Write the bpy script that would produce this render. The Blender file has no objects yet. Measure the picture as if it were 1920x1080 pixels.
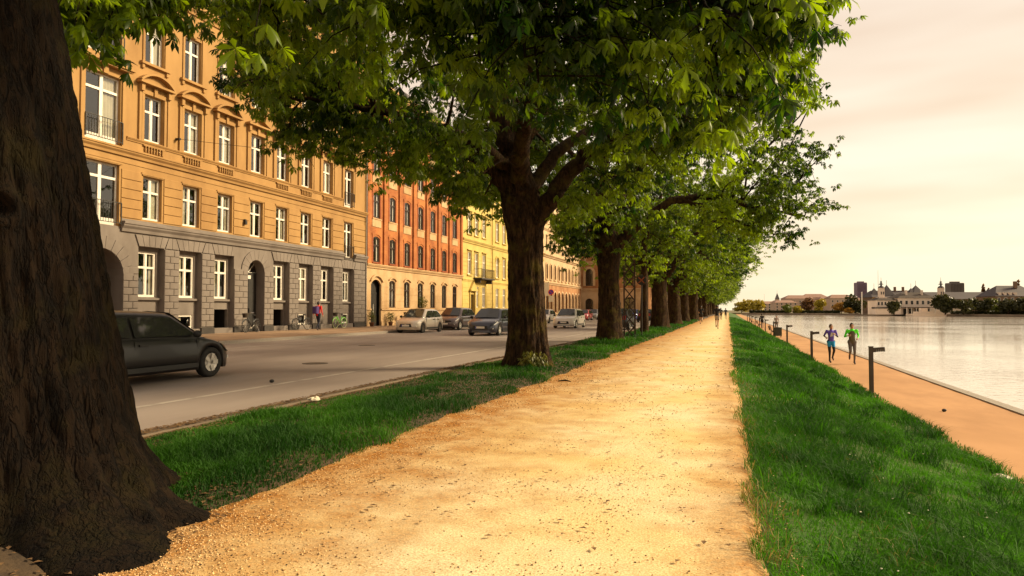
import bpy, bmesh, math, random
import numpy as np
from mathutils import Vector, Matrix
random.seed(7)
RNG = np.random.default_rng(7)
SC = bpy.context.scene
COL = SC.collection
PI = math.pi
R = math.radians

# ------------------------------------------------------------------ camera
YAW = math.atan(405 / 1280.0)
PITCH = math.atan(41 / 1280.0)
EYE = 1.45
cam_d = bpy.data.cameras.new('camera'); cam_d.sensor_width = 36.0; cam_d.lens = 24.0
cam_d.clip_start = 0.05; cam_d.clip_end = 6000.0
cam = bpy.data.objects.new('camera', cam_d); COL.objects.link(cam)
cam.location = (0, 0, EYE); cam.rotation_euler = (PI / 2 + PITCH, 0, YAW)
SC.camera = cam

# ------------------------------------------------------------------ sky, sun, exposure
SUN_AZ = R(63.0)      # from +Y towards +X (over the lake)
SUN_EL = R(30.0)
world = bpy.data.worlds.new('World'); SC.world = world; world.use_nodes = True
wn, wl = world.node_tree.nodes, world.node_tree.links
wn.clear()
def wnode(t, **kw):
    n = wn.new(t)
    for k, v in kw.items(): setattr(n, k, v)
    return n
w_out = wnode('ShaderNodeOutputWorld'); w_bg = wnode('ShaderNodeBackground')
w_sky = wnode('ShaderNodeTexSky', sky_type='NISHITA', sun_disc=False)
w_sky.sun_elevation = SUN_EL; w_sky.sun_rotation = SUN_AZ; w_sky.air_density = 1.5; w_sky.dust_density = 4.0
w_tc = wnode('ShaderNodeTexCoord'); w_sep = wnode('ShaderNodeSeparateXYZ')
wl.new(w_tc.outputs['Generated'], w_sep.inputs[0])
# an even overcast: cream at the horizon, rosier and a little dimmer overhead
w_ramp = wnode('ShaderNodeValToRGB')
cr = w_ramp.color_ramp
cr.elements[0].position = 0.0; cr.elements[0].color = (1.0, 0.89, 0.62, 1)
cr.elements[1].position = 1.0; cr.elements[1].color = (0.40, 0.33, 0.28, 1)
e = cr.elements.new(0.16); e.color = (0.97, 0.85, 0.66, 1)
e = cr.elements.new(0.42); e.color = (0.78, 0.63, 0.50, 1)
wl.new(w_sep.outputs['Z'], w_ramp.inputs[0])
# long soft cloud streaks
w_map = wnode('ShaderNodeMapping'); w_map.inputs['Scale'].default_value = (1.1, 1.1, 6.5)
w_map.inputs['Location'].default_value = (0.35, 0.1, 0.62)
w_noi = wnode('ShaderNodeTexNoise'); w_noi.inputs['Scale'].default_value = 1.7; w_noi.inputs['Detail'].default_value = 3.0
w_noi.inputs['Roughness'].default_value = 0.45
wl.new(w_tc.outputs['Generated'], w_map.inputs[0]); wl.new(w_map.outputs[0], w_noi.inputs['Vector'])
w_cr2 = wnode('ShaderNodeValToRGB')
w_cr2.color_ramp.elements[0].position = 0.44; w_cr2.color_ramp.elements[0].color = (0, 0, 0, 1)
w_cr2.color_ramp.elements[1].position = 0.70; w_cr2.color_ramp.elements[1].color = (1, 1, 1, 1)
wl.new(w_noi.outputs[0], w_cr2.inputs[0])
w_mx = wnode('ShaderNodeMix', data_type='RGBA', blend_type='MULTIPLY')
wl.new(w_cr2.outputs[0], w_mx.inputs[0]); wl.new(w_ramp.outputs[0], w_mx.inputs[6])
w_mx.inputs[7].default_value = (0.84, 0.74, 0.67, 1)
w_sc = wnode('ShaderNodeMix', data_type='RGBA', blend_type='MULTIPLY'); w_sc.inputs[0].default_value = 1.0
wl.new(w_sky.outputs[0], w_sc.inputs[6]); w_sc.inputs[7].default_value = (0.1, 0.1, 0.1, 1)
w_mix = wnode('ShaderNodeMix', data_type='RGBA'); w_mix.inputs[0].default_value = 0.90
wl.new(w_sc.outputs[2], w_mix.inputs[6]); wl.new(w_mx.outputs[2], w_mix.inputs[7])
wl.new(w_mix.outputs[2], w_bg.inputs[0]); w_bg.inputs[1].default_value = 0.88
wl.new(w_bg.outputs[0], w_out.inputs[0])
sun_d = bpy.data.lights.new('sun', 'SUN'); sun_d.energy = 5.0; sun_d.angle = R(14); sun_d.color = (1.0, 0.80, 0.50)
sun = bpy.data.objects.new('sun', sun_d); COL.objects.link(sun)
sdir = Vector((math.sin(SUN_AZ) * math.cos(SUN_EL), math.cos(SUN_AZ) * math.cos(SUN_EL), math.sin(SUN_EL)))
sun.rotation_euler = sdir.to_track_quat('Z', 'Y').to_euler()
SC.view_settings.view_transform = 'Standard'; SC.view_settings.look = 'None'
SC.view_settings.exposure = 0.54; SC.view_settings.gamma = 1.0
SC.view_settings.use_curve_mapping = False
SC.render.engine = 'CYCLES'
SC.cycles.use_denoising = True
SC.cycles.max_bounces = 6; SC.cycles.diffuse_bounces = 3; SC.cycles.glossy_bounces = 3
SC.cycles.transmission_bounces = 4; SC.cycles.transparent_max_bounces = 8
SC.cycles.caustics_reflective = False; SC.cycles.caustics_refractive = False
SC.cycles.sample_clamp_indirect = 4.0

# camera helpers used only to lay out far things at a chosen distance along a bearing
FWD = Vector((-math.sin(YAW), math.cos(YAW), 0)); RGT = Vector((math.cos(YAW), math.sin(YAW), 0))
def at(px, d, z=0.0):
    p = FWD * d + RGT * ((px - 960) / 1280.0 * d)
    return Vector((p.x, p.y, z))
def zat(py, d): return EYE + (581 - py) / 1280.0 * d
def project(P):
    P = np.asarray(P, float)
    r = P[:, 0] * RGT.x + P[:, 1] * RGT.y; a = P[:, 0] * FWD.x + P[:, 1] * FWD.y; z = P[:, 2] - EYE
    d = a * math.cos(PITCH) + z * math.sin(PITCH); w = -a * math.sin(PITCH) + z * math.cos(PITCH)
    ds = np.where(d > 0.05, d, 0.05)
    return 960 + 1280 * r / ds, 540 - 1280 * w / ds, d

# ------------------------------------------------------------------ materials
MATS = {}
def mat(name, c1, c2=None, scale=3.0, rough=0.8, bump=0.0, bscale=None, detail=4.0, metal=0.0, spec=0.5,
        stretch=(1, 1, 1), coat=0.0, dirt=None, dscale=0.6, lo=0.35, hi=0.65, coord='Object', bdist=0.02):
    m = bpy.data.materials.new(name); m.use_nodes = True; MATS[name] = m
    n, l = m.node_tree.nodes, m.node_tree.links
    b = n['Principled BSDF']
    b.inputs['Roughness'].default_value = rough; b.inputs['Metallic'].default_value = metal
    b.inputs['Specular IOR Level'].default_value = spec; b.inputs['Coat Weight'].default_value = coat
    b.inputs['Base Color'].default_value = (*c1, 1)
    tc = n.new('ShaderNodeTexCoord'); mp = n.new('ShaderNodeMapping'); mp.inputs['Scale'].default_value = stretch
    l.new(tc.outputs[coord], mp.inputs[0])
    col = None
    if c2 is not None:
        t = n.new('ShaderNodeTexNoise'); t.inputs['Scale'].default_value = scale; t.inputs['Detail'].default_value = detail
        l.new(mp.outputs[0], t.inputs['Vector'])
        r = n.new('ShaderNodeValToRGB'); r.color_ramp.elements[0].position = lo; r.color_ramp.elements[1].position = hi
        r.color_ramp.elements[0].color = (*c1, 1); r.color_ramp.elements[1].color = (*c2, 1)
        l.new(t.outputs[0], r.inputs[0]); col = r.outputs[0]
        if dirt is not None:
            t2 = n.new('ShaderNodeTexNoise'); t2.inputs['Scale'].default_value = dscale; t2.inputs['Detail'].default_value = 8
            t2.inputs['Roughness'].default_value = 0.65
            l.new(mp.outputs[0], t2.inputs['Vector'])
            r2 = n.new('ShaderNodeValToRGB'); r2.color_ramp.elements[0].position = 0.47; r2.color_ramp.elements[1].position = 0.72
            r2.color_ramp.elements[0].color = (0, 0, 0, 1); r2.color_ramp.elements[1].color = (1, 1, 1, 1)
            l.new(t2.outputs[0], r2.inputs[0])
            mx = n.new('ShaderNodeMix'); mx.data_type = 'RGBA'
            l.new(r2.outputs[0], mx.inputs[0]); l.new(col, mx.inputs[6]); mx.inputs[7].default_value = (*dirt, 1)
            col = mx.outputs[2]
        l.new(col, b.inputs['Base Color'])
    if bump > 0:
        t3 = n.new('ShaderNodeTexNoise'); t3.inputs['Scale'].default_value = bscale or scale * 4; t3.inputs['Detail'].default_value = 6
        l.new(mp.outputs[0], t3.inputs['Vector'])
        bp = n.new('ShaderNodeBump'); bp.inputs['Strength'].default_value = bump; bp.inputs['Distance'].default_value = bdist
        l.new(t3.outputs[0], bp.inputs['Height']); l.new(bp.outputs[0], b.inputs['Normal'])
    return m

def leaf_mat(name, c1, c2, trans, tw=0.45, rough=0.45):
    m = bpy.data.materials.new(name); m.use_nodes = True; MATS[name] = m
    n, l = m.node_tree.nodes, m.node_tree.links
    b = n['Principled BSDF']; out = n['Material Output']
    at_ = n.new('ShaderNodeAttribute'); at_.attribute_name = 'tint'
    mx = n.new('ShaderNodeMix'); mx.data_type = 'RGBA'
    l.new(at_.outputs['Fac'], mx.inputs[0]); mx.inputs[6].default_value = (*c1, 1); mx.inputs[7].default_value = (*c2, 1)
    l.new(mx.outputs[2], b.inputs['Base Color']); b.inputs['Roughness'].default_value = rough
    b.inputs['Specular IOR Level'].default_value = 0.35
    t = n.new('ShaderNodeBsdfTranslucent')
    m2 = n.new('ShaderNodeMix'); m2.data_type = 'RGBA'; m2.blend_type = 'MULTIPLY'; m2.inputs[0].default_value = 1.0
    l.new(mx.outputs[2], m2.inputs[6]); m2.inputs[7].default_value = (*trans, 1)
    l.new(m2.outputs[2], t.inputs['Color'])
    s = n.new('ShaderNodeMixShader'); s.inputs[0].default_value = tw
    l.new(b.outputs[0], s.inputs[1]); l.new(t.outputs[0], s.inputs[2]); l.new(s.outputs[0], out.inputs[0])
    return m

def glass_mat(name, tint=(0.85, 0.88, 0.86), ior=1.55, boost=1.0):
    m = bpy.data.materials.new(name); m.use_nodes = True; MATS[name] = m
    n, l = m.node_tree.nodes, m.node_tree.links
    n.remove(n['Principled BSDF']); out = n['Material Output']
    tr = n.new('ShaderNodeBsdfTransparent'); tr.inputs[0].default_value = (*tint, 1)
    gl = n.new('ShaderNodeBsdfGlossy'); gl.inputs['Roughness'].default_value = 0.02
    gl.inputs['Color'].default_value = (0.95, 0.95, 0.95, 1)
    lw = n.new('ShaderNodeLayerWeight'); lw.inputs['Blend'].default_value = 0.5; f0 = ((ior - 1) / (ior + 1)) ** 2
    pw_ = n.new('ShaderNodeMath'); pw_.operation = 'POWER'; pw_.inputs[1].default_value = 4.0; l.new(lw.outputs['Facing'], pw_.inputs[0])
    fr = n.new('ShaderNodeMath'); fr.operation = 'MULTIPLY_ADD'; fr.inputs[1].default_value = 1 - f0; fr.inputs[2].default_value = f0; l.new(pw_.outputs[0], fr.inputs[0])
    tc = n.new('ShaderNodeTexCoord'); nz = n.new('ShaderNodeTexNoise'); nz.inputs['Scale'].default_value = 1.3
    bp = n.new('ShaderNodeBump'); bp.inputs['Strength'].default_value = 0.08; bp.inputs['Distance'].default_value = 0.05
    l.new(tc.outputs['Object'], nz.inputs['Vector']); l.new(nz.outputs[0], bp.inputs['Height']); l.new(bp.outputs[0], gl.inputs['Normal'])
    mu = n.new('ShaderNodeMath'); mu.operation = 'MULTIPLY'; mu.inputs[1].default_value = boost; mu.use_clamp = True
    l.new(fr.outputs[0], mu.inputs[0])
    s = n.new('ShaderNodeMixShader'); l.new(mu.outputs[0], s.inputs[0])
    l.new(tr.outputs[0], s.inputs[1]); l.new(gl.outputs[0], s.inputs[2]); l.new(s.outputs[0], out.inputs[0])
    return m

def emit_mat(name, c, s):
    m = bpy.data.materials.new(name); m.use_nodes = True; MATS[name] = m
    b = m.node_tree.nodes['Principled BSDF']; b.inputs['Base Color'].default_value = (*c, 1)
    b.inputs['Emission Color'].default_value = (*c, 1); b.inputs['Emission Strength'].default_value = s
    return m

# ------------------------------------------------------------------ mesh helpers
class MB:
    def __init__(s): s.v = []; s.f = []; s.m = []
    def add(s, vs, fs, mi=0):
        o = len(s.v); s.v.extend([tuple(p) for p in vs]); s.f.extend([tuple(i + o for i in f) for f in fs]); s.m.extend([mi] * len(fs)); return s
    def box(s, x0, x1, y0, y1, z0, z1, mi=0, M=None):
        v = [(x0, y0, z0), (x1, y0, z0), (x1, y1, z0), (x0, y1, z0), (x0, y0, z1), (x1, y0, z1), (x1, y1, z1), (x0, y1, z1)]
        if M is not None: v = [tuple(M @ Vector(p)) for p in v]
        return s.add(v, [(0, 3, 2, 1), (4, 5, 6, 7), (0, 1, 5, 4), (1, 2, 6, 5), (2, 3, 7, 6), (3, 0, 4, 7)], mi)
    def bbox(s, x0, x1, y0, y1, z0, z1, b=0.02, mi=0):
        """a block whose +x face is chamfered"""
        v = [(x0, y0, z0), (x0, y1, z0), (x0, y1, z1), (x0, y0, z1), (x1 - b, y0, z0), (x1 - b, y1, z0), (x1 - b, y1, z1), (x1 - b, y0, z1),
             (x1, y0 + b, z0 + b), (x1, y1 - b, z0 + b), (x1, y1 - b, z1 - b), (x1, y0 + b, z1 - b)]
        f = [(0, 4, 5, 1)[::-1], (1, 5, 6, 2)[::-1], (2, 6, 7, 3)[::-1], (3, 7, 4, 0)[::-1], (4, 8, 9, 5)[::-1], (5, 9, 10, 6)[::-1], (6, 10, 11, 7)[::-1], (7, 11, 8, 4)[::-1], (8, 9, 10, 11)]
        return s.add(v, f, mi)
    def prism(s, poly, x0, x1, mi=0):
        """polygon of (y,z) extruded from x0 to x1"""
        n = len(poly)
        v = [(x0, p[0], p[1]) for p in poly] + [(x1, p[0], p[1]) for p in poly]
        f = [tuple(range(n))[::-1], tuple(range(n, 2 * n))] + [(i, (i + 1) % n, n + (i + 1) % n, n + i) for i in range(n)]
        return s.add(v, f, mi)
    def prism_y(s, poly, y0, y1, mi=0):
        """polygon of (x,z) extruded from y0 to y1"""
        n = len(poly)
        v = [(p[0], y0, p[1]) for p in poly] + [(p[0], y1, p[1]) for p in poly]
        f = [tuple(range(n)), tuple(range(n, 2 * n))[::-1]] + [(i, n + i, n + (i + 1) % n, (i + 1) % n) for i in range(n)]
        return s.add(v, f, mi)
    def tube(s, pts, rad, k=8, mi=0, cap=True):
        pts = [Vector(p) for p in pts]; n = len(pts)
        if not hasattr(rad, '__len__'): rad = [rad] * n
        vs = []; up = None
        for i, p in enumerate(pts):
            d = (pts[min(i + 1, n - 1)] - pts[max(i - 1, 0)]).normalized()
            if up is None:
                up = Vector((0, 0, 1)) if abs(d.z) < 0.9 else Vector((1, 0, 0))
            a = d.cross(up).normalized(); b = a.cross(d).normalized(); up = b
            for j in range(k):
                t = 2 * PI * j / k
                vs.append(p + (a * math.cos(t) + b * math.sin(t)) * rad[i])
        fs = [(i * k + j, i * k + (j + 1) % k, (i + 1) * k + (j + 1) % k, (i + 1) * k + j) for i in range(n - 1) for j in range(k)]
        if cap: fs += [tuple(range(k))[::-1], tuple(range((n - 1) * k, n * k))]
        return s.add(vs, fs, mi)
    def lathe(s, prof, k=16, mi=0, c=(0, 0, 0), axis='z', cap=True):
        vs = []
        for (r, h) in prof:
            for j in range(k):
                t = 2 * PI * j / k; a, b = r * math.cos(t), r * math.sin(t)
                p = (a, b, h) if axis == 'z' else ((a, h, b) if axis == 'y' else (h, a, b))
                vs.append((p[0] + c[0], p[1] + c[1], p[2] + c[2]))
        n = len(prof)
        fs = [(i * k + j, i * k + (j + 1) % k, (i + 1) * k + (j + 1) % k, (i + 1) * k + j) for i in range(n - 1) for j in range(k)]
        if cap: fs += [tuple(range(k))[::-1], tuple(range((n - 1) * k, n * k))]
        else: fs += [((n - 1) * k + j, (n - 1) * k + (j + 1) % k, (j + 1) % k, j) for j in range(k)]
        return s.add(vs, fs, mi)
    def sphere(s, c, r, k=12, q=8, mi=0):
        if not hasattr(r, '__len__'): r = (r, r, r)
        vs = [(c[0], c[1], c[2] - r[2])]
        for i in range(1, q):
            a = -PI / 2 + PI * i / q
            for j in range(k):
                t = 2 * PI * j / k
                vs.append((c[0] + r[0] * math.cos(a) * math.cos(t), c[1] + r[1] * math.cos(a) * math.sin(t), c[2] + r[2] * math.sin(a)))
        vs.append((c[0], c[1], c[2] + r[2])); e = len(vs) - 1
        fs = [(0, 1 + (j + 1) % k, 1 + j) for j in range(k)]
        fs += [(1 + i * k + j, 1 + i * k + (j + 1) % k, 1 + (i + 1) * k + (j + 1) % k, 1 + (i + 1) * k + j) for i in range(q - 2) for j in range(k)]
        o = 1 + (q - 2) * k
        fs += [(o + j, o + (j + 1) % k, e) for j in range(k)]
        return s.add(vs, fs, mi)
    def mesh(s, name, mats, smooth=False, fixn=True):
        me = bpy.data.meshes.new(name); me.from_pydata(s.v, [], s.f)
        if not isinstance(mats, (list, tuple)): mats = [mats]
        for m in mats: me.materials.append(MATS[m] if isinstance(m, str) else m)
        if len(mats) > 1: me.polygons.foreach_set('material_index', s.m)
        if fixn:
            bm = bmesh.new(); bm.from_mesh(me); bmesh.ops.recalc_face_normals(bm, faces=bm.faces); bm.to_mesh(me); bm.free()
        if smooth: me.polygons.foreach_set('use_smooth', [True] * len(me.polygons))
        me.update(); return me
    def build(s, name, mats, parent=None, loc=(0, 0, 0), rot=(0, 0, 0), smooth=False):
        return link(name, s.mesh(name, mats, smooth), parent, loc, rot)

def link(name, me, parent=None, loc=(0, 0, 0), rot=(0, 0, 0), scale=None):
    o = bpy.data.objects.new(name, me); COL.objects.link(o); o.parent = parent
    o.location = loc; o.rotation_euler = rot
    if scale is not None: o.scale = scale
    return o
def tag(o, label, cat, group=None, kind=None):
    if label: o['label'] = label
    if cat: o['category'] = cat
    if group: o['group'] = group
    if kind: o['kind'] = kind
    return o
def thing(name, label, cat, loc=(0, 0, 0), rz=0.0, group=None):
    o = link(name, None, None, loc, (0, 0, rz)); return tag(o, label, cat, group)
def struct(o): o['kind'] = 'structure'; return o
def copy_tree(o, parent=None):
    c = o.copy(); COL.objects.link(c)
    if parent is not None: c.parent = parent
    for ch in o.children: copy_tree(ch, c)
    return c
def tri_mesh(name, V, F, mats, tint=None, smooth=False, nper=3):
    """fast mesh from numpy arrays: V (n,3), F (m,nper)"""
    me = bpy.data.meshes.new(name)
    V = np.ascontiguousarray(V, dtype=np.float32); F = np.ascontiguousarray(F, dtype=np.int32)
    me.vertices.add(len(V)); me.vertices.foreach_set('co', V.ravel())
    me.loops.add(F.size); me.loops.foreach_set('vertex_index', F.ravel())
    me.polygons.add(len(F)); me.polygons.foreach_set('loop_start', np.arange(0, F.size, nper, dtype=np.int32))
    me.polygons.foreach_set('loop_total', np.full(len(F), nper, dtype=np.int32))
    if smooth: me.polygons.foreach_set('use_smooth', np.ones(len(F), dtype=bool))
    for m in (mats if isinstance(mats, (list, tuple)) else [mats]): me.materials.append(MATS[m])
    if tint is not None:
        a = me.attributes.new('tint', 'FLOAT', 'POINT'); a.data.foreach_set('value', np.ascontiguousarray(tint, dtype=np.float32))
    me.update(calc_edges=True); me.validate(); return me

# value noise on numpy arrays
_P = np.random.default_rng(3).random((64, 64, 64)).astype(np.float32)
def vnoise(x, y, z):
    x = np.asarray(x, float); y = np.asarray(y, float); z = np.asarray(z, float)
    xi, yi, zi = np.floor(x).astype(int), np.floor(y).astype(int), np.floor(z).astype(int)
    fx, fy, fz = x - xi, y - yi, z - zi
    fx = fx * fx * (3 - 2 * fx); fy = fy * fy * (3 - 2 * fy); fz = fz * fz * (3 - 2 * fz)
    r = 0
    for a in (0, 1):
        for b in (0, 1):
            for c in (0, 1):
                r = r + _P[(xi + a) & 63, (yi + b) & 63, (zi + c) & 63] * (fx if a else 1 - fx) * (fy if b else 1 - fy) * (fz if c else 1 - fz)
    return r
def fbm(x, y, z, o=4):
    r = 0; a = 0.5; t = 0
    for i in range(o):
        r = r + a * vnoise(x * 2 ** i + 7 * i, y * 2 ** i + 3 * i, z * 2 ** i); t += a; a *= 0.5
    return r / t
# ------------------------------------------------------------------ the ground
mat('asphalt', (0.25, 0.205, 0.182), (0.30, 0.25, 0.222), 0.9, 0.75, 0.25, 160, stretch=(1, 0.22, 1), dirt=(0.205, 0.163, 0.143), dscale=0.35, bdist=0.006)
mat('road_paint', (0.46, 0.41, 0.36), (0.27, 0.225, 0.20), 3.5, 0.7, 0.1, 60, lo=0.46, hi=0.72)
mat('pavement_slab', (0.27, 0.17, 0.10), (0.36, 0.235, 0.14), 1.4, 0.85, 0.2, 70, dirt=(0.16, 0.10, 0.06), dscale=0.5, bdist=0.006)
mat('granite', (0.26, 0.22, 0.18), (0.38, 0.33, 0.27), 26, 0.8, 0.3, 90)
mat('soil', (0.045, 0.028, 0.014), (0.085, 0.052, 0.024), 5, 0.95, 0.6, 40)
mat('turf', (0.032, 0.085, 0.008), (0.065, 0.135, 0.014), 6, 0.95, 0.6, 60, dirt=(0.07, 0.09, 0.014), dscale=1.5)
mat('towpath', (0.44, 0.225, 0.088), (0.52, 0.275, 0.115), 0.8, 0.95, 0.25, 90, stretch=(1, 0.5, 1), dirt=(0.36, 0.175, 0.065), dscale=0.5, bdist=0.008)
mat('far_land', (0.10, 0.09, 0.03), (0.16, 0.12, 0.05), 0.05, 0.95)
mat('quay_stone', (0.13, 0.095, 0.065), (0.20, 0.15, 0.10), 0.3, 0.9)
leaf_mat('grass_blade', (0.012, 0.058, 0.003), (0.065, 0.215, 0.005), (1.5, 1.6, 0.8), 0.35, 0.75)
def gravel_material():
    m = bpy.data.materials.new('gravel_path'); m.use_nodes = True; MATS['gravel_path'] = m
    n, l = m.node_tree.nodes, m.node_tree.links; b = n['Principled BSDF']; b.inputs['Roughness'].default_value = 0.95
    b.inputs['Specular IOR Level'].default_value = 0.2
    tc = n.new('ShaderNodeTexCoord')
    def noise(s, d, r=0.5):
        t = n.new('ShaderNodeTexNoise'); t.inputs['Scale'].default_value = s; t.inputs['Detail'].default_value = d
        t.inputs['Roughness'].default_value = r; l.new(tc.outputs['Object'], t.inputs['Vector']); return t.outputs[0]
    def ramp(x, a, b_, ca, cb):
        r = n.new('ShaderNodeValToRGB'); r.color_ramp.elements[0].position = a; r.color_ramp.elements[1].position = b_
        r.color_ramp.elements[0].color = (*ca, 1); r.color_ramp.elements[1].color = (*cb, 1); l.new(x, r.inputs[0]); return r.outputs[0]
    def mix(f, a, b_):
        x = n.new('ShaderNodeMix'); x.data_type = 'RGBA'; l.new(f, x.inputs[0])
        for s, i in ((a, 6), (b_, 7)):
            if isinstance(s, tuple): x.inputs[i].default_value = (*s, 1)
            else: l.new(s, x.inputs[i])
        return x.outputs[2]
    sand = ramp(noise(0.7, 6), 0.35, 0.68, (0.90, 0.69, 0.32), (0.94, 0.83, 0.54))
    grain = ramp(noise(75, 3, 0.7), 0.36, 0.60, (0.36, 0.20, 0.07), (1, 1, 1))
    mul = n.new('ShaderNodeMix'); mul.data_type = 'RGBA'; mul.blend_type = 'MULTIPLY'; mul.inputs[0].default_value = 0.6
    l.new(sand, mul.inputs[6]); l.new(grain, mul.inputs[7])
    # trodden-in soil and leaf mould along the tree side and a narrow band by the lake side
    sp = n.new('ShaderNodeSeparateXYZ'); l.new(tc.outputs['Object'], sp.inputs[0])
    def mrange(x, a, b_):
        r = n.new('ShaderNodeMapRange'); r.inputs[1].default_value = a; r.inputs[2].default_value = b_; l.new(x, r.inputs[0]); return r.outputs[0]
    ml = mrange(sp.outputs['X'], -0.9, -3.6); mr = mrange(sp.outputs['X'], -0.55, 0.35)
    ad = n.new('ShaderNodeMath'); ad.operation = 'MAXIMUM'; l.new(ml, ad.inputs[0]); l.new(mr, ad.inputs[1])
    nz = mrange(noise(2.6, 7, 0.65), 0.2, 0.75)
    mm = n.new('ShaderNodeMath'); mm.operation = 'MULTIPLY_ADD'; l.new(nz, mm.inputs[0]); mm.inputs[1].default_value = 0.9; mm.inputs[2].default_value = -0.55
    sm = n.new('ShaderNodeMath'); sm.operation = 'ADD'; sm.use_clamp = True
    l.new(mm.outputs[0], sm.inputs[0]); l.new(ad.outputs[0], sm.inputs[1])
    soil = ramp(noise(30, 4), 0.35, 0.65, (0.22, 0.085, 0.016), (0.50, 0.225, 0.05))
    l.new(mix(sm.outputs[0], mul.outputs[2], soil), b.inputs['Base Color'])
    bp = n.new('ShaderNodeBump'); bp.inputs['Strength'].default_value = 0.5; bp.inputs['Distance'].default_value = 0.012
    l.new(noise(55, 5, 0.7), bp.inputs['Height']); l.new(bp.outputs[0], b.inputs['Normal'])
gravel_material()
def water_material():
    m = bpy.data.materials.new('lake_water'); m.use_nodes = True; MATS['lake_water'] = m
    n, l = m.node_tree.nodes, m.node_tree.links; b = n['Principled BSDF']
    b.inputs['Base Color'].default_value = (0.62, 0.54, 0.46, 1); b.inputs['Roughness'].default_value = 0.08
    b.inputs['IOR'].default_value = 1.33; b.inputs['Specular IOR Level'].default_value = 0.9
    tc = n.new('ShaderNodeTexCoord'); mp = n.new('ShaderNodeMapping'); mp.inputs['Rotation'].default_value = (0, 0, -YAW + 0.1)
    mp.inputs['Scale'].default_value = (0.9, 1.4, 1); l.new(tc.outputs['Object'], mp.inputs[0])
    w = n.new('ShaderNodeTexNoise'); w.inputs['Scale'].default_value = 2.4; w.inputs['Detail'].default_value = 3; l.new(mp.outputs[0], w.inputs['Vector'])
    g = n.new('ShaderNodeTexNoise'); g.inputs['Scale'].default_value = 0.035; g.inputs['Detail'].default_value = 3; l.new(tc.outputs['Object'], g.inputs['Vector'])
    gr = n.new('ShaderNodeValToRGB'); gr.color_ramp.elements[0].position = 0.42; gr.color_ramp.elements[1].position = 0.62
    gr.color_ramp.elements[0].color = (0.1, 0.1, 0.1, 1); gr.color_ramp.elements[1].color = (1, 1, 1, 1); l.new(g.outputs[0], gr.inputs[0])
    mu = n.new('ShaderNodeMath'); mu.operation = 'MULTIPLY'; l.new(w.outputs[0], mu.inputs[0]); l.new(gr.outputs[0], mu.inputs[1])
    bp = n.new('ShaderNodeBump'); bp.inputs['Strength'].default_value = 0.5; bp.inputs['Distance'].default_value = 0.07
    l.new(mu.outputs[0], bp.inputs['Height']); l.new(bp.outputs[0], b.inputs['Normal'])
water_material()

def sheet(name, m, xs, ys, zf):
    """a grid over xs, ys with height zf(X, Y)"""
    X, Y = np.meshgrid(xs, ys); Z = zf(X, Y) + 0 * X
    nx, ny = len(xs), len(ys); i = np.arange(nx * ny).reshape(ny, nx)
    F = np.stack([i[:-1, :-1], i[:-1, 1:], i[1:, 1:], i[1:, :-1]], -1).reshape(-1, 4)
    o = link(name, tri_mesh(name, np.stack([X, Y, Z], -1).reshape(-1, 3), F, m, smooth=True, nper=4)); return struct(o)
YS = np.concatenate([np.arange(-6, 2, 0.5), np.arange(2, 16, 0.1), np.arange(16, 40, 0.4), np.arange(40, 120, 2), np.arange(120, 401, 20)])
def slope_z(X):
    t = np.clip((X - 0.15) / 3.5, 0, 1); return -0.83 * (0.35 * t + 0.65 * t * t * (3 - 2 * t))
def path_edge_left(Y): return -3.55 + 0.5 * (fbm(Y * 0.45, 0 * Y, 0 * Y + 2.5, 3) - 0.5) + 0.22 * (fbm(Y * 2.5, 0 * Y, 0 * Y + 9.5, 2) - 0.5)
def path_edge_right(Y): return 0.17 + 0.25 * (fbm(Y * 0.5, 0 * Y + 5, 0 * Y + 1.5, 3) - 0.5) + 0.16 * (fbm(Y * 2.7, 0 * Y, 0 * Y + 3.5, 2) - 0.5)
def verge_z(X, Y): return 0.012 - 0.06 * np.clip((X - path_edge_left(Y) + 0.16) / 0.16, 0, 1) + 0.07 * np.clip((X + 6.25) / 0.5, 0, 1) * np.clip((-3.5 - X) / 0.5, 0, 1) * (0.5 + fbm(X * 1.3, Y * 1.3, 0 * X, 3)) + 0.03 * (fbm(X * 3, Y * 3, 0 * X + 4, 2) - 0.5)
def grass_z(X, Y):
    """height of the lakeside bank with soft hummocks"""
    w = np.clip((X - 0.15) * 1.5, 0, 1) * np.clip((3.65 - X) * 1.5, 0, 1)
    return slope_z(X) + w * 0.24 * (fbm(X * 0.9, Y * 0.9, 0 * X + 6, 3) - 0.5)
struct(MB().box(-3000, 3000, -60, 5000, -2.4, -1.7).build('ground', 'far_land'))
sheet('footpath', 'gravel_path', np.linspace(-4.4, 0.9, 54), YS, lambda X, Y: 0.02 * (fbm(X * 1.1, Y * 1.1, 0 * X, 4) - 0.5) + np.where(X > 0.12, slope_z(X) - 0.28 * np.clip((X - 0.12) * 2, 0, 1), 0) - 0.02 * np.clip((-3.7 - X) * 2, 0, 1))
def ragged_sheet(name, m, fl, fr, n, ys, zf):
    Y = np.repeat(ys[:, None], n, 1); t = np.linspace(0, 1, n)[None, :]
    X = fl(Y) * (1 - t) + fr(Y) * t; Z = zf(X, Y)
    i = np.arange(Y.size).reshape(Y.shape); F = np.stack([i[:-1, :-1], i[:-1, 1:], i[1:, 1:], i[1:, :-1]], -1).reshape(-1, 4)
    return struct(link(name, tri_mesh(name, np.stack([X, Y, Z], -1).reshape(-1, 3), F, m, smooth=True, nper=4)))
ragged_sheet('verge', 'soil', lambda Y: -6.22 + 0 * Y, lambda Y: path_edge_left(Y), 22, YS, verge_z)
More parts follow.
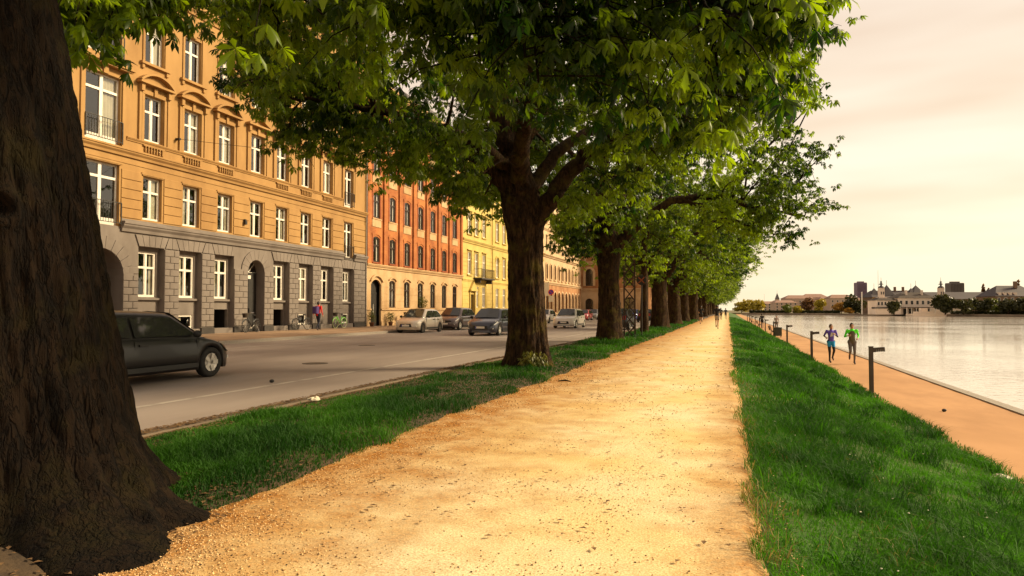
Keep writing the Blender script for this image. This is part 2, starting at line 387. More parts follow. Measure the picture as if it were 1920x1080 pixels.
ragged_sheet('bank', 'turf', lambda Y: path_edge_right(Y), lambda Y: 3.62 + 0.25 * (fbm(Y * 0.6, 0 * Y, 0 * Y + 8.5, 3) - 0.5), 34, YS, lambda X, Y: grass_z(X, Y) + 0.012 - 0.06 * (1 - np.clip((X - path_edge_right(Y)) / 0.18, 0, 1)))
sheet('lakeside_path', 'towpath', np.linspace(3.2, 6.06, 16), YS, lambda X, Y: -0.83 + 0.02 * (fbm(X, Y, 0 * X, 3) - 0.5) - 0.3 * np.clip((3.45 - X) * 4, 0, 1))
struct(MB().box(6.05, 6.32, -30, 372, -1.7, -0.80).build('lake_edging', 'granite'))
struct(MB().box(3.3, 6.05, -30, 372, -1.7, -0.95).box(-6.2, 3.3, -30, 372, -1.7, -0.12 - 0.88).box(-6.2, -0.4, -30, 372, -0.99, -0.06).build('embankment', 'soil'))
struct(MB().box(6.32, 900, -60, 900, -1.6, -1.13).build('lake', 'lake_water'))
struct(MB().box(-19.5, -6.4, -40, 400, -0.4, 0.05).build('road', 'asphalt'))
struct(MB().box(-19.68, -19.5, -40, 400, -0.4, 0.19).build('kerb', 'granite'))
struct(MB().box(-6.4, -6.2, -40, 400, -0.4, 0.062).build('kerb', 'quay_stone'))
struct(MB().box(-70, -19.68, -40, 400, -0.4, 0.2).build('pavement', 'pavement_slab'))
lm = MB()
lm.add([(-8.16, -20, .054), (-8.04, -20, .054), (-8.04, 300, .054), (-8.16, 300, .054)], [(0, 1, 2, 3)])
lm.add([(-17.3, 10, .054), (-17.2, 10, .054), (-17.2, 300, .054), (-17.3, 300, .054)], [(0, 1, 2, 3)])
struct(lm.build('road_markings', 'road_paint'))

# ------------------------------------------------------------------ grass, gravel, litter
def blades(name, pos, h, w, lean, m, tint):
    """pos (n,3); one bent blade of three triangles each"""
    n = len(pos); a = RNG.random(n) * 2 * PI; dx, dy = np.cos(a), np.sin(a)
    b = RNG.random(n) * 2 * PI; lx, ly = np.cos(b) * lean * h, np.sin(b) * lean * h
    V = np.zeros((n, 5, 3)); z0 = np.zeros(n)
    side = np.stack([dx * w / 2, dy * w / 2, z0], -1)
    mid = pos + np.stack([lx * 0.3, ly * 0.3, h * 0.55], -1); tip = pos + np.stack([lx, ly, h * (1 - 0.35 * lean)], -1)
    V[:, 0] = pos - side; V[:, 1] = pos + side; V[:, 2] = mid - side * 0.75; V[:, 3] = mid + side * 0.75; V[:, 4] = tip
    base = (np.arange(n) * 5)[:, None]
    F = np.concatenate([base + np.array([0, 1, 3]), base + np.array([0, 3, 2]), base + np.array([2, 3, 4])], 0)
    return tri_mesh(name, V.reshape(-1, 3), F, m, np.repeat(tint, 5))
def ydist(n, a, b, p=1.7):
    u = RNG.random(n); q = 1 - p
    return (a ** q + u * (b ** q - a ** q)) ** (1 / q)
# lakeside bank
n = 165000
Y = ydist(n, 2.6, 140); X = 0.02 + 3.75 * RNG.random(n)
edge = path_edge_right(Y); keep = (X > edge + 0.30 * (RNG.random(n) ** 2.2) - 0.06) & (X < 3.68 + 0.12 * RNG.random(n))
X, Y = X[keep], Y[keep]; n = len(X)
clump = fbm(X * 1.15, Y * 0.75, 0 * X + 2, 3); fine = fbm(X * 5, Y * 5, 0 * X, 2)
inner = np.clip((X - path_edge_right(Y)) / 0.7, 0.12, 1) * np.clip((3.8 - X) / 0.4, 0.4, 1)
h = (0.05 + 0.15 * np.clip((clump - 0.38) * 3.2, 0, 1.4) + 0.05 * RNG.random(n)) * (0.45 + 0.55 * inner) * (0.7 + 0.6 * fine)
far = np.clip(Y / 9, 1, 5)
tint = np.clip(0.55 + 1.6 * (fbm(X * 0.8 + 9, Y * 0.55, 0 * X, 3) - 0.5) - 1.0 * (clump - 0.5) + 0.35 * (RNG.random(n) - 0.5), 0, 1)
o = link('grass', blades('grass', np.stack([X, Y, grass_z(X, Y)], -1), h * (1 + 0.12 * (far - 1)), 0.0065 * far * (0.7 + 0.6 * RNG.random(n)), 0.35 + 0.65 * RNG.random(n), 'grass_blade', tint))
tag(o, 'lush green grass covering the bank beside the lakeside path', 'grass', kind='stuff')
# taller wild tufts on the bank
ps, hs, ts = [], [], []
for k in range(230):
    y = float(ydist(1, 3.2, 30, 1.3)[0]); x = 0.6 + 2.9 * random.random(); m_ = random.randint(45, 110)
    rr = 0.04 + 0.12 * random.random()
    px_ = x + RNG.normal(0, rr, m_); py_ = y + RNG.normal(0, rr, m_)
    ps.append(np.stack([px_, py_, grass_z(px_, py_)], -1)); hs.append((0.16 + 0.18 * random.random()) * (0.6 + 0.5 * RNG.random(m_)))
    ts.append(np.full(m_, random.choice([0.0, 0.05, 0.15, 0.3, 0.95])) + 0.1 * RNG.random(m_))
for (x, y) in ((1.35, 3.9), (1.9, 4.0), (2.15, 3.6), (1.6, 4.5), (2.5, 4.2), (1.75, 3.4)):
    m_ = 60; px_ = x + RNG.normal(0, 0.10, m_); py_ = y + RNG.normal(0, 0.10, m_)
    ps.append(np.stack([px_, py_, grass_z(px_, py_)], -1)); hs.append(0.26 + 0.16 * RNG.random(m_)); ts.append(0.85 + 0.15 * RNG.random(m_))
ps = np.concatenate(ps); hs = np.concatenate(hs); ts = np.concatenate(ts)
o = link('grass_tufts', blades('grass_tufts', ps, hs, 0.008 * np.clip(ps[:, 1] / 8, 1, 3), 0.5 + 0.7 * RNG.random(len(ps)), 'grass_blade', np.clip(ts, 0, 1)))
tag(o, 'taller wild grass tufts dotted over the green bank', 'grass', kind='stuff')
# dry straw-coloured blades and daisies among the green
leaf_mat('straw_blade', (0.20, 0.15, 0.04), (0.32, 0.26, 0.08), (1.2, 1.1, 0.8), 0.3, 0.7)
n = 8000; Y = ydist(n, 2.6, 60); X = path_edge_right(Y) - 0.05 + 3.6 * RNG.random(n) ** 1.8; X = np.minimum(X, 3.7)
pk = fbm(X * 1.6, Y * 1.1, 0 * X + 27, 3); k_ = RNG.random(n) < np.clip((pk - 0.4) * 4, 0.05, 1); X, Y = X[k_], Y[k_]; n = len(X)
o = link('dry_grass', blades('dry_grass', np.stack([X, Y, grass_z(X, Y)], -1), 0.05 + 0.12 * RNG.random(n), 0.006 * np.clip(Y / 9, 1, 4), 0.6 + 0.7 * RNG.random(n), 'straw_blade', RNG.random(n)))
tag(o, 'dry straw coloured grass blades mixed into the bank', 'grass', kind='stuff')
mat('daisy', (0.72, 0.68, 0.5), rough=0.8); mbd = MB()
for k in range(60):
    y = float(ydist(1, 4, 26, 1.2)[0]); x = 0.5 + 2.8 * random.random() ** 0.8; z = float(grass_z(np.array([x]), np.array([y]))[0]) + 0.10
    mbd.lathe([(0.001, 0), (0.006 + 0.006 * random.random(), 0.004), (0.001, 0.009)], 6, c=(x, y, z))
tag(mbd.build('daisies', 'daisy'), 'tiny pale daisies scattered over the green bank', 'flowers', kind='stuff')
# verge under the trees
n = 125000
Y = ydist(n, 3.2, 110, 1.6); X = -6.2 + 2.95 * RNG.random(n)
el = path_edge_left(Y); cov = fbm(X * 0.9, Y * 0.5, 0 * X + 12, 3)
keep = (X < el - 0.20 * RNG.random(n) ** 2.0 + 0.05) & (X > -6.1 + 0.55 * np.clip(fbm(Y * 0.5, 0 * Y, 0 * Y + 21, 2) - 0.25, 0, 1) * 1.6 * RNG.random(n)) & (RNG.random(n) < 0.5 + 1.8 * (cov - 0.25))
for (tx, ty, tr) in ((-4.75, 3.2, 1.15), (-4.69, 16.0, 0.62), (-5.05, 30.4, 0.6)): keep &= ((X - tx) ** 2 + (Y - ty) ** 2) > (tr * (0.8 + 0.3 * RNG.random(n))) ** 2
X, Y = X[keep], Y[keep]; n = len(X); far = np.clip(Y / 9, 1, 5)
h = (0.035 + 0.12 * np.clip((fbm(X * 1.4, Y * 1.2, 0 * X + 3, 3) - 0.36) * 3, 0, 1.2)) * (0.6 + 0.7 * RNG.random(n))
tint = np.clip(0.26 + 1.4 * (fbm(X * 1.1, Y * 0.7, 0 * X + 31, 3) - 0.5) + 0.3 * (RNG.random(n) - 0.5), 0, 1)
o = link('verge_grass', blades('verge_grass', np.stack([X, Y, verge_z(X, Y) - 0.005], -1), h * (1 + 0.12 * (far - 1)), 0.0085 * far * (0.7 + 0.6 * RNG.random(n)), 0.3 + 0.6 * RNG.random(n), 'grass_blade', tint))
tag(o, 'dark green grass growing in the strip between the road and the gravel path', 'grass', kind='stuff')
# loose gravel
def pebble_material():
    m = mat('pebble', (0.5, 0.3, 0.1), rough=0.9); n, l = m.node_tree.nodes, m.node_tree.links; b = n['Principled BSDF']
    a = n.new('ShaderNodeAttribute'); a.attribute_name = 'tint'; r = n.new('ShaderNodeValToRGB'); c = r.color_ramp
    c.elements[0].color = (0.06, 0.035, 0.018, 1); c.elements[1].color = (0.90, 0.66, 0.34, 1); e = c.elements.new(0.45); e.color = (0.42, 0.22, 0.07, 1)
    l.new(a.outputs['Fac'], r.inputs[0]); l.new(r.outputs[0], b.inputs['Base Color'])
pebble_material()
n = 46000
Y = ydist(n, 2.4, 20, 1.9); X = -3.9 + 4.3 * RNG.random(n)
X = np.where(RNG.random(n) < 0.28, -3.75 + 0.9 * RNG.random(n) ** 1.3, X)
pk = fbm(X * 1.1, Y * 1.1, 0 * X + 17, 4); keep = RNG.random(n) < np.clip(0.12 + 3.2 * (pk - 0.45), 0.06, 1) + 0.5 * (X < -3.0)
X, Y, pk = X[keep], Y[keep], pk[keep]; n = len(X)
s = 0.0026 + 0.0058 * RNG.random(n) ** 2.5; s *= np.clip(Y / 7, 1, 2.2)
oc = np.array([[1, 0, 0], [-1, 0, 0], [0, 1, 0], [0, -1, 0], [0, 0, 0.7], [0, 0, -0.7]], float)
sh = 0.65 + 0.7 * RNG.random((n, 6, 1)); an = RNG.random(n) * 2 * PI
cs, sn = np.cos(an)[:, None], np.sin(an)[:, None]
V = oc[None] * sh; V = np.stack([V[..., 0] * cs - V[..., 1] * sn, V[..., 0] * sn + V[..., 1] * cs, V[..., 2]], -1) * s[:, None, None]
V += np.stack([X, Y, 0.02 * (fbm(X * 1.1, Y * 1.1, 0 * X, 4) - 0.5) + s * 0.35], -1)[:, None, :]
F = np.array([[0, 2, 4], [2, 1, 4], [1, 3, 4], [3, 0, 4], [2, 0, 5], [1, 2, 5], [3, 1, 5], [0, 3, 5]])
F = (np.arange(n)[:, None, None] * 6 + F[None]).reshape(-1, 3)
tn = np.where(RNG.random(n) < 0.26, 0.25 * RNG.random(n), 0.4 + 0.6 * RNG.random(n))
o = link('gravel', tri_mesh('gravel', V.reshape(-1, 3), F, 'pebble', np.repeat(tn, 6)))
tag(o, 'loose golden gravel and grit scattered on the footpath', 'gravel', kind='stuff')
# dead leaves along the kerb and in the verge
mat('dead_leaf', (0.10, 0.05, 0.02), (0.20, 0.11, 0.04), 9, 0.9)
n = 11000; Y = ydist(n, 4, 60, 1.3); X = np.where(RNG.random(n) < 0.8, -6.42 + 0.35 * np.abs(RNG.normal(0, 1, n)), -6.2 + 2.6 * RNG.random(n))
nn_ = 700; ra_ = RNG.random(nn_) * 2 * PI; rr_ = 0.75 + 0.75 * RNG.random(nn_); X[:nn_] = -4.7 + np.cos(ra_) * rr_; Y[:nn_] = 3.5 + np.sin(ra_) * rr_
X = np.minimum(X, -3.3); X[nn_:nn_ + 260] = -3.4 + 3.4 * RNG.random(260); Y[nn_:nn_ + 260] = ydist(260, 4, 40, 1.2); an = RNG.random(n) * 2 * PI; s = (0.014 + 0.02 * RNG.random(n)) * np.clip(Y / 10, 1, 2.4)
q = np.array([[-1, 0, 0], [0, -0.55, 0.25], [1, 0, 0.1], [0, 0.55, 0.25]]); V = q[None] * s[:, None, None]
V = np.stack([V[..., 0] * np.cos(an)[:, None] - V[..., 1] * np.sin(an)[:, None], V[..., 0] * np.sin(an)[:, None] + V[..., 1] * np.cos(an)[:, None], V[..., 2]], -1)
V += np.stack([X, Y, np.where(X < -6.2, 0.075, np.where(X > -3.29, 0.012, np.maximum(verge_z(X, Y), 0.0) + 0.012))], -1)[:, None, :]
F = (np.arange(n)[:, None] * 4 + np.arange(4)[None]); F = np.concatenate([F[:, [0, 1, 2]], F[:, [0, 2, 3]]])
tag(link('leaf_litter', tri_mesh('leaf_litter', V.reshape(-1, 3), F, 'dead_leaf')), 'brown dead leaves lying along the kerb and verge', 'leaves', kind='stuff')
# ------------------------------------------------------------------ buildings along the street
mat('ochre_plaster', (0.335, 0.185, 0.056), (0.385, 0.218, 0.070), 1.2, 0.85, 0.12, 60, dirt=(0.255, 0.132, 0.038), dscale=0.45, stretch=(1, 1, 0.45), bdist=0.006)
mat('grey_plaster', (0.175, 0.145, 0.122), (0.21, 0.175, 0.148), 1.5, 0.85, 0.15, 50, dirt=(0.135, 0.108, 0.088), dscale=0.7, stretch=(1, 1, 0.6), bdist=0.006)
mat('plinth_black', (0.025, 0.02, 0.016), (0.045, 0.035, 0.028), 4, 0.7)
mat('white_paint', (0.72, 0.66, 0.56), (0.80, 0.74, 0.64), 2, 0.5)
mat('brown_paint', (0.030, 0.016, 0.010), (0.045, 0.025, 0.015), 3, 0.45)
mat('black_paint', (0.014, 0.012, 0.010), (0.022, 0.018, 0.015), 3, 0.5)
mat('iron', (0.02, 0.017, 0.014), (0.04, 0.033, 0.026), 8, 0.55, metal=0.4)
mat('room', (0.055, 0.04, 0.028), (0.09, 0.065, 0.045), 0.5, 0.9)
mat('curtain', (0.62, 0.56, 0.46), (0.70, 0.64, 0.53), 3, 0.9)
mat('curtain_white', (0.82, 0.78, 0.68), (0.88, 0.84, 0.75), 3, 0.9)
mat('slate', (0.05, 0.042, 0.04), (0.085, 0.07, 0.065), 2, 0.6, 0.2, 8)
mat('sandstone', (0.48, 0.31, 0.15), (0.54, 0.36, 0.185), 1.2, 0.85, 0.15, 40, dirt=(0.37, 0.22, 0.095), dscale=0.5, bdist=0.006)
mat('lemon_plaster', (0.53, 0.39, 0.105), (0.57, 0.43, 0.13), 1.2, 0.85, 0.12, 50, dirt=(0.44, 0.30, 0.07), dscale=0.5, bdist=0.006)
mat('beige_plaster', (0.52, 0.36, 0.20), (0.58, 0.41, 0.24), 1.2, 0.85, 0.12, 50, dirt=(0.44, 0.27, 0.13), dscale=0.4)
mat('pale_plaster', (0.46, 0.37, 0.27), (0.52, 0.42, 0.31), 1.2, 0.85, dirt=(0.40, 0.30, 0.20), dscale=0.4)
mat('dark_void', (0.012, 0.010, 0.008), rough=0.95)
glass_mat('window_glass', (0.72, 0.72, 0.66), 1.6, 2.0); glass_mat('bright_glass', (0.9, 0.9, 0.86), 1.5, 1.2)
def brick_material(name, a, b_, mortar, axis='yz'):
    m = bpy.data.materials.new(name); m.use_nodes = True; MATS[name] = m
    n, l = m.node_tree.nodes, m.node_tree.links; b = n['Principled BSDF']; b.inputs['Roughness'].default_value = 0.9
    tc = n.new('ShaderNodeTexCoord'); s = n.new('ShaderNodeSeparateXYZ'); c = n.new('ShaderNodeCombineXYZ')
    l.new(tc.outputs['Object'], s.inputs[0]); l.new(s.outputs['Y' if axis == 'yz' else 'X'], c.inputs[0]); l.new(s.outputs['Z'], c.inputs[1])
    br = n.new('ShaderNodeTexBrick'); br.inputs['Scale'].default_value = 1.0; br.inputs['Brick Width'].default_value = 0.24; br.inputs['Row Height'].default_value = 0.075
    br.inputs['Mortar Size'].default_value = 0.008; br.inputs['Color1'].default_value = (*a, 1); br.inputs['Color2'].default_value = (*b_, 1); br.inputs['Mortar'].default_value = (*mortar, 1)
    l.new(c.outputs[0], br.inputs['Vector'])
    nz = n.new('ShaderNodeTexNoise'); nz.inputs['Scale'].default_value = 0.7; nz.inputs['Detail'].default_value = 6; l.new(tc.outputs['Object'], nz.inputs['Vector'])
    r = n.new('ShaderNodeValToRGB'); r.color_ramp.elements[0].color = (0.72, 0.62, 0.55, 1); r.color_ramp.elements[1].color = (1.1, 1.1, 1.1, 1)
    r.color_ramp.elements[0].position = 0.35; r.color_ramp.elements[1].position = 0.65; l.new(nz.outputs[0], r.inputs[0])
    mx = n.new('ShaderNodeMix'); mx.data_type = 'RGBA'; mx.blend_type = 'MULTIPLY'; mx.inputs[0].default_value = 1
    l.new(br.outputs[0], mx.inputs[6]); l.new(r.outputs[0], mx.inputs[7]); l.new(mx.outputs[2], b.inputs['Base Color'])
    bp = n.new('ShaderNodeBump'); bp.inputs['Strength'].default_value = 0.4; bp.inputs['Distance'].default_value = 0.006; bp.invert = True
    l.new(br.outputs['Fac'], bp.inputs['Height']); l.new(bp.outputs[0], b.inputs['Normal'])
brick_material('red_brick', (0.47, 0.16, 0.032), (0.39, 0.115, 0.024), (0.36, 0.18, 0.07))
brick_material('dark_red_brick', (0.36, 0.09, 0.025), (0.29, 0.065, 0.02), (0.28, 0.12, 0.05))
brick_material('tan_brick', (0.42, 0.20, 0.075), (0.36, 0.165, 0.06), (0.42, 0.26, 0.13))

def arc_pts(yc, w, z1, rise, n=12, inset=0.0):
    """points of a segmental arch from left springing to right, crown at z1"""
    h = w / 2; rise = max(rise, 1e-4); rad = (h * h + rise * rise) / (2 * rise); cz = z1 - rad; a = math.asin(min(1, h / rad)); rr = rad + inset
    return [(yc + rr * math.sin(-a + 2 * a * i / n), cz + rr * math.cos(-a + 2 * a * i / n)) for i in range(n + 1)]

def wall_mesh(y0, y1, z0, z1, ops, x=0.0, reveal=0.3, mb=None):
    """front face at x with openings (yc, w, za, zb, rise) and reveals going back"""
    mb = mb or MB()
    ys = sorted({y0, y1, *[v for o in ops for v in (o[0] - o[1] / 2, o[0] + o[1] / 2) if y0 < v < y1]})
    zs = sorted({z0, z1, *[v for o in ops for v in (o[2], o[3]) if z0 < v < z1]})
    for i in range(len(ys) - 1):
        for j in range(len(zs) - 1):
            yc, zc = (ys[i] + ys[i + 1]) / 2, (zs[j] + zs[j + 1]) / 2
            if any(abs(yc - o[0]) < o[1] / 2 and o[2] < zc < o[3] for o in ops): continue
            mb.add([(x, ys[i], zs[j]), (x, ys[i + 1], zs[j]), (x, ys[i + 1], zs[j + 1]), (x, ys[i], zs[j + 1])], [(0, 1, 2, 3)])
    for (yc, w, za, zb, rise) in ops:
        a, b = yc - w / 2, yc + w / 2; r = x - reveal
        zs_ = zb - rise
        mb.add([(x, a, za), (r, a, za), (r, a, zs_), (x, a, zs_)], [(0, 1, 2, 3)])
        mb.add([(x, b, za), (x, b, zs_), (r, b, zs_), (r, b, za)], [(0, 1, 2, 3)])
        mb.add([(x, a, za), (x, b, za), (r, b, za), (r, a, za)], [(0, 1, 2, 3)])
        if rise <= 0.001:
            mb.add([(x, a, zb), (r, a, zb), (r, b, zb), (x, b, zb)], [(0, 1, 2, 3)])
        else:
            p = arc_pts(yc, w, zb, rise)
            for k in range(len(p) - 1):
                (ya, z_a), (yb, z_b) = p[k], p[k + 1]
                mb.add([(x, ya, z_a), (x, yb, z_b), (x, yb, zb), (x, ya, zb)], [(0, 1, 2, 3)])
                mb.add([(x, ya, z_a), (r, ya, z_a), (r, yb, z_b), (x, yb, z_b)], [(0, 1, 2, 3)])
    return mb

WCACHE = {}
def window_meshes(w, h, style, paint, rise, glass='window_glass'):
    """frame mesh and pane boxes; origin at the bottom centre of the opening, outside is +x"""
    key = (round(w, 3), round(h, 3), style, paint, round(rise, 3), glass)
    if key in WCACHE: return WCACHE[key]
    f = MB(); t = 0.075; a, b = -w / 2, w / 2
    f.box(-.05, .03, a, a + t, 0, h); f.box(-.05, .03, b - t, b, 0, h); f.box(-.05, .03, a + t, b - t, 0, t + .03); f.box(-.05, .03, a + t, b - t, h - t, h)
    rects = []
    if style == 'cross':
        tz = h * 0.66; mw = 0.105
        f.box(-.05, .035, -mw / 2, mw / 2, t + .03, h - t)
        f.box(-.05, .04, a + t, -mw / 2, tz - .05, tz + .05); f.box(-.05, .04, mw / 2, b - t, tz - .05, tz + .05)
        for (p, q) in ((a + t, -mw / 2), (mw / 2, b - t)):
            for (z0, z1) in ((t + .03, tz - .05), (tz + .05, h - t)):
                rects.append((p, q, z0, z1))
                f.box(-.03, .012, p, p + .035, z0, z1); f.box(-.03, .012, q - .035, q, z0, z1)
    elif style == 'triple':
        tz = h * 0.66; mw = 0.085; c = [a + t + (w - 2 * t) * k / 3 for k in range(4)]
        for k in (1, 2): f.box(-.05, .035, c[k] - mw / 2, c[k] + mw / 2, t + .03, h - t)
        for k in range(3):
            p, q = c[k] + (mw / 2 if k else 0), c[k + 1] - (mw / 2 if k < 2 else 0)
            f.box(-.05, .04, p, q, tz - .05, tz + .05)
            for (z0, z1) in ((t + .03, tz - .05), (tz + .05, h - t)): rects.append((p, q, z0, z1))
    elif style == 'french':
        tz = h * 0.77; mw = 0.16
        f.box(-.05, .035, -mw / 2, mw / 2, t + .03, h - t); f.box(-.05, .04, a + t, -mw / 2, tz - .055, tz + .055); f.box(-.05, .04, mw / 2, b - t, tz - .055, tz + .055)
        for (p, q) in ((a + t, -mw / 2), (mw / 2, b - t)):
            for (z0, z1) in ((t + .03, tz - .055), (tz + .055, h - t)): rects.append((p, q, z0, z1))
        f.box(-.05, .02, a + t, -mw / 2, t + .03, t + .22); f.box(-.05, .02, mw / 2, b - t, t + .03, t + .22)
    elif style == 'single':
        rects.append((a + t, b - t, t + .03, h - t))
    if rise > 0.01:
        o = arc_pts(0, w, h, rise); i_ = arc_pts(0, w, h, rise, inset=-0.09)
        for k in range(len(o) - 1): f.add([(.032, *i_[k]), (.032, *i_[k + 1]), (.032, *o[k + 1]), (.032, *o[k])], [(0, 1, 2, 3)])
    fm = f.mesh('window', paint)
    panes = []
    for (p, q, z0, z1) in rects:
        panes.append(MB().add([(-.012, p, z0), (-.012, q, z0), (-.012, q, z1), (-.012, p, z1)], [(0, 1, 2, 3)]).mesh('pane', glass, fixn=False))
    WCACHE[key] = (fm, panes); return WCACHE[key]
def curtain_mesh(w, h, kind, m):
    key = ('c', round(w, 2), round(h, 2), kind, m)
    if key in WCACHE: return WCACHE[key]
    mb = MB()
    def drape(y0, y1):
        n = 14; vs = []
        for k in range(n + 1):
            y = y0 + (y1 - y0) * k / n; x = -.09 + .02 * math.sin(k * 2.1)
            vs += [(x, y, .08), (x, y, h - .06)]
        mb.add(vs, [(2 * k, 2 * k + 2, 2 * k + 3, 2 * k + 1) for k in range(n)])
    a, b = -w / 2, w / 2
    if kind == 'sides': drape(a, a + w * .24); drape(b - w * .24, b)
    elif kind == 'left': drape(a, a + w * .4)
    elif kind == 'right': drape(b - w * .42, b)
    elif kind == 'full': drape(a, b)
    elif kind == 'blind': mb.add([(-.16, a, h * .5), (-.16, b, h * .5), (-.16, b, h), (-.16, a, h)], [(0, 1, 2, 3)])
    WCACHE[key] = mb.mesh('curtain', m, True); return WCACHE[key]

class Bld:
    def __init__(s, name, label, loc, rz=0.0):
        s.root = thing(name, label, 'building', loc, rz); s.rnd = random.Random(name + label)
    def part(s, name, mb, m, smooth=False, parent=None): return mb.build(name, m, parent or s.root, smooth=smooth)
    def wall(s, y0, y1, z0, z1, ops, m, x=0.0, reveal=0.3, name='wall'): return s.part(name, wall_mesh(y0, y1, z0, z1, ops, x, reveal), m)
    def window(s, yc, z0, w, h, style='cross', paint='white_paint', x=-.2, rise=0.0, curtains=('sides', 'left', 'right', None, None), cm='curtain', glass='window_glass'):
        fm, panes = window_meshes(w, h, style, paint, rise, glass)
        o = link('window', fm, s.root, (x, yc, z0))
        for p in panes: link('pane', p, o)
        c = s.rnd.choice(curtains)
        if c: link('curtain', curtain_mesh(w, h, c, cm), o)
        return o
    def band(s, y0, y1, prof, m, name='cornice'):
        """a moulding run along y: prof is a closed polygon of (x,z)"""
        return s.part(name, MB().prism_y(prof, y0, y1), m)
def mould(z0, z1, d, x=0.0):
    h = z1 - z0
    return [(x - .02, z0), (x + d * .35, z0), (x + d * .45, z0 + h * .3), (x + d * .8, z0 + h * .55), (x + d * .85, z0 + h * .72), (x + d, z0 + h * .76), (x + d, z1 - .02), (x + d * .9, z1), (x - .02, z1)]
def railing(b, yc, w, z0, h, x0=.02, x1=.12):
    rail = MB().box(x1 - .03, x1, yc - w / 2, yc + w / 2, z0 + h - .03, z0 + h).box(x1 - .03, x1, yc - w / 2, yc + w / 2, z0 + .06, z0 + .09)
    for e in (-1, 1):
        ye = yc + e * w / 2
        rail.box(x0 - .2, x1 - .03, ye - .015, ye + .015, z0 + h - .03, z0 + h); rail.box(x1 - .035, x1 + .005, ye - .02, ye + .02, z0, z0 + h - .03)
    r = b.part('railing', rail, 'iron')
    bar = MB().box(-.008, .008, -.008, .008, .09, h - .03).mesh('bar', 'iron')
    n = int(w / .13)
    for k in range(1, n): link('bar', bar, r, (x1 - .015, yc - w / 2 + w * k / n, z0))

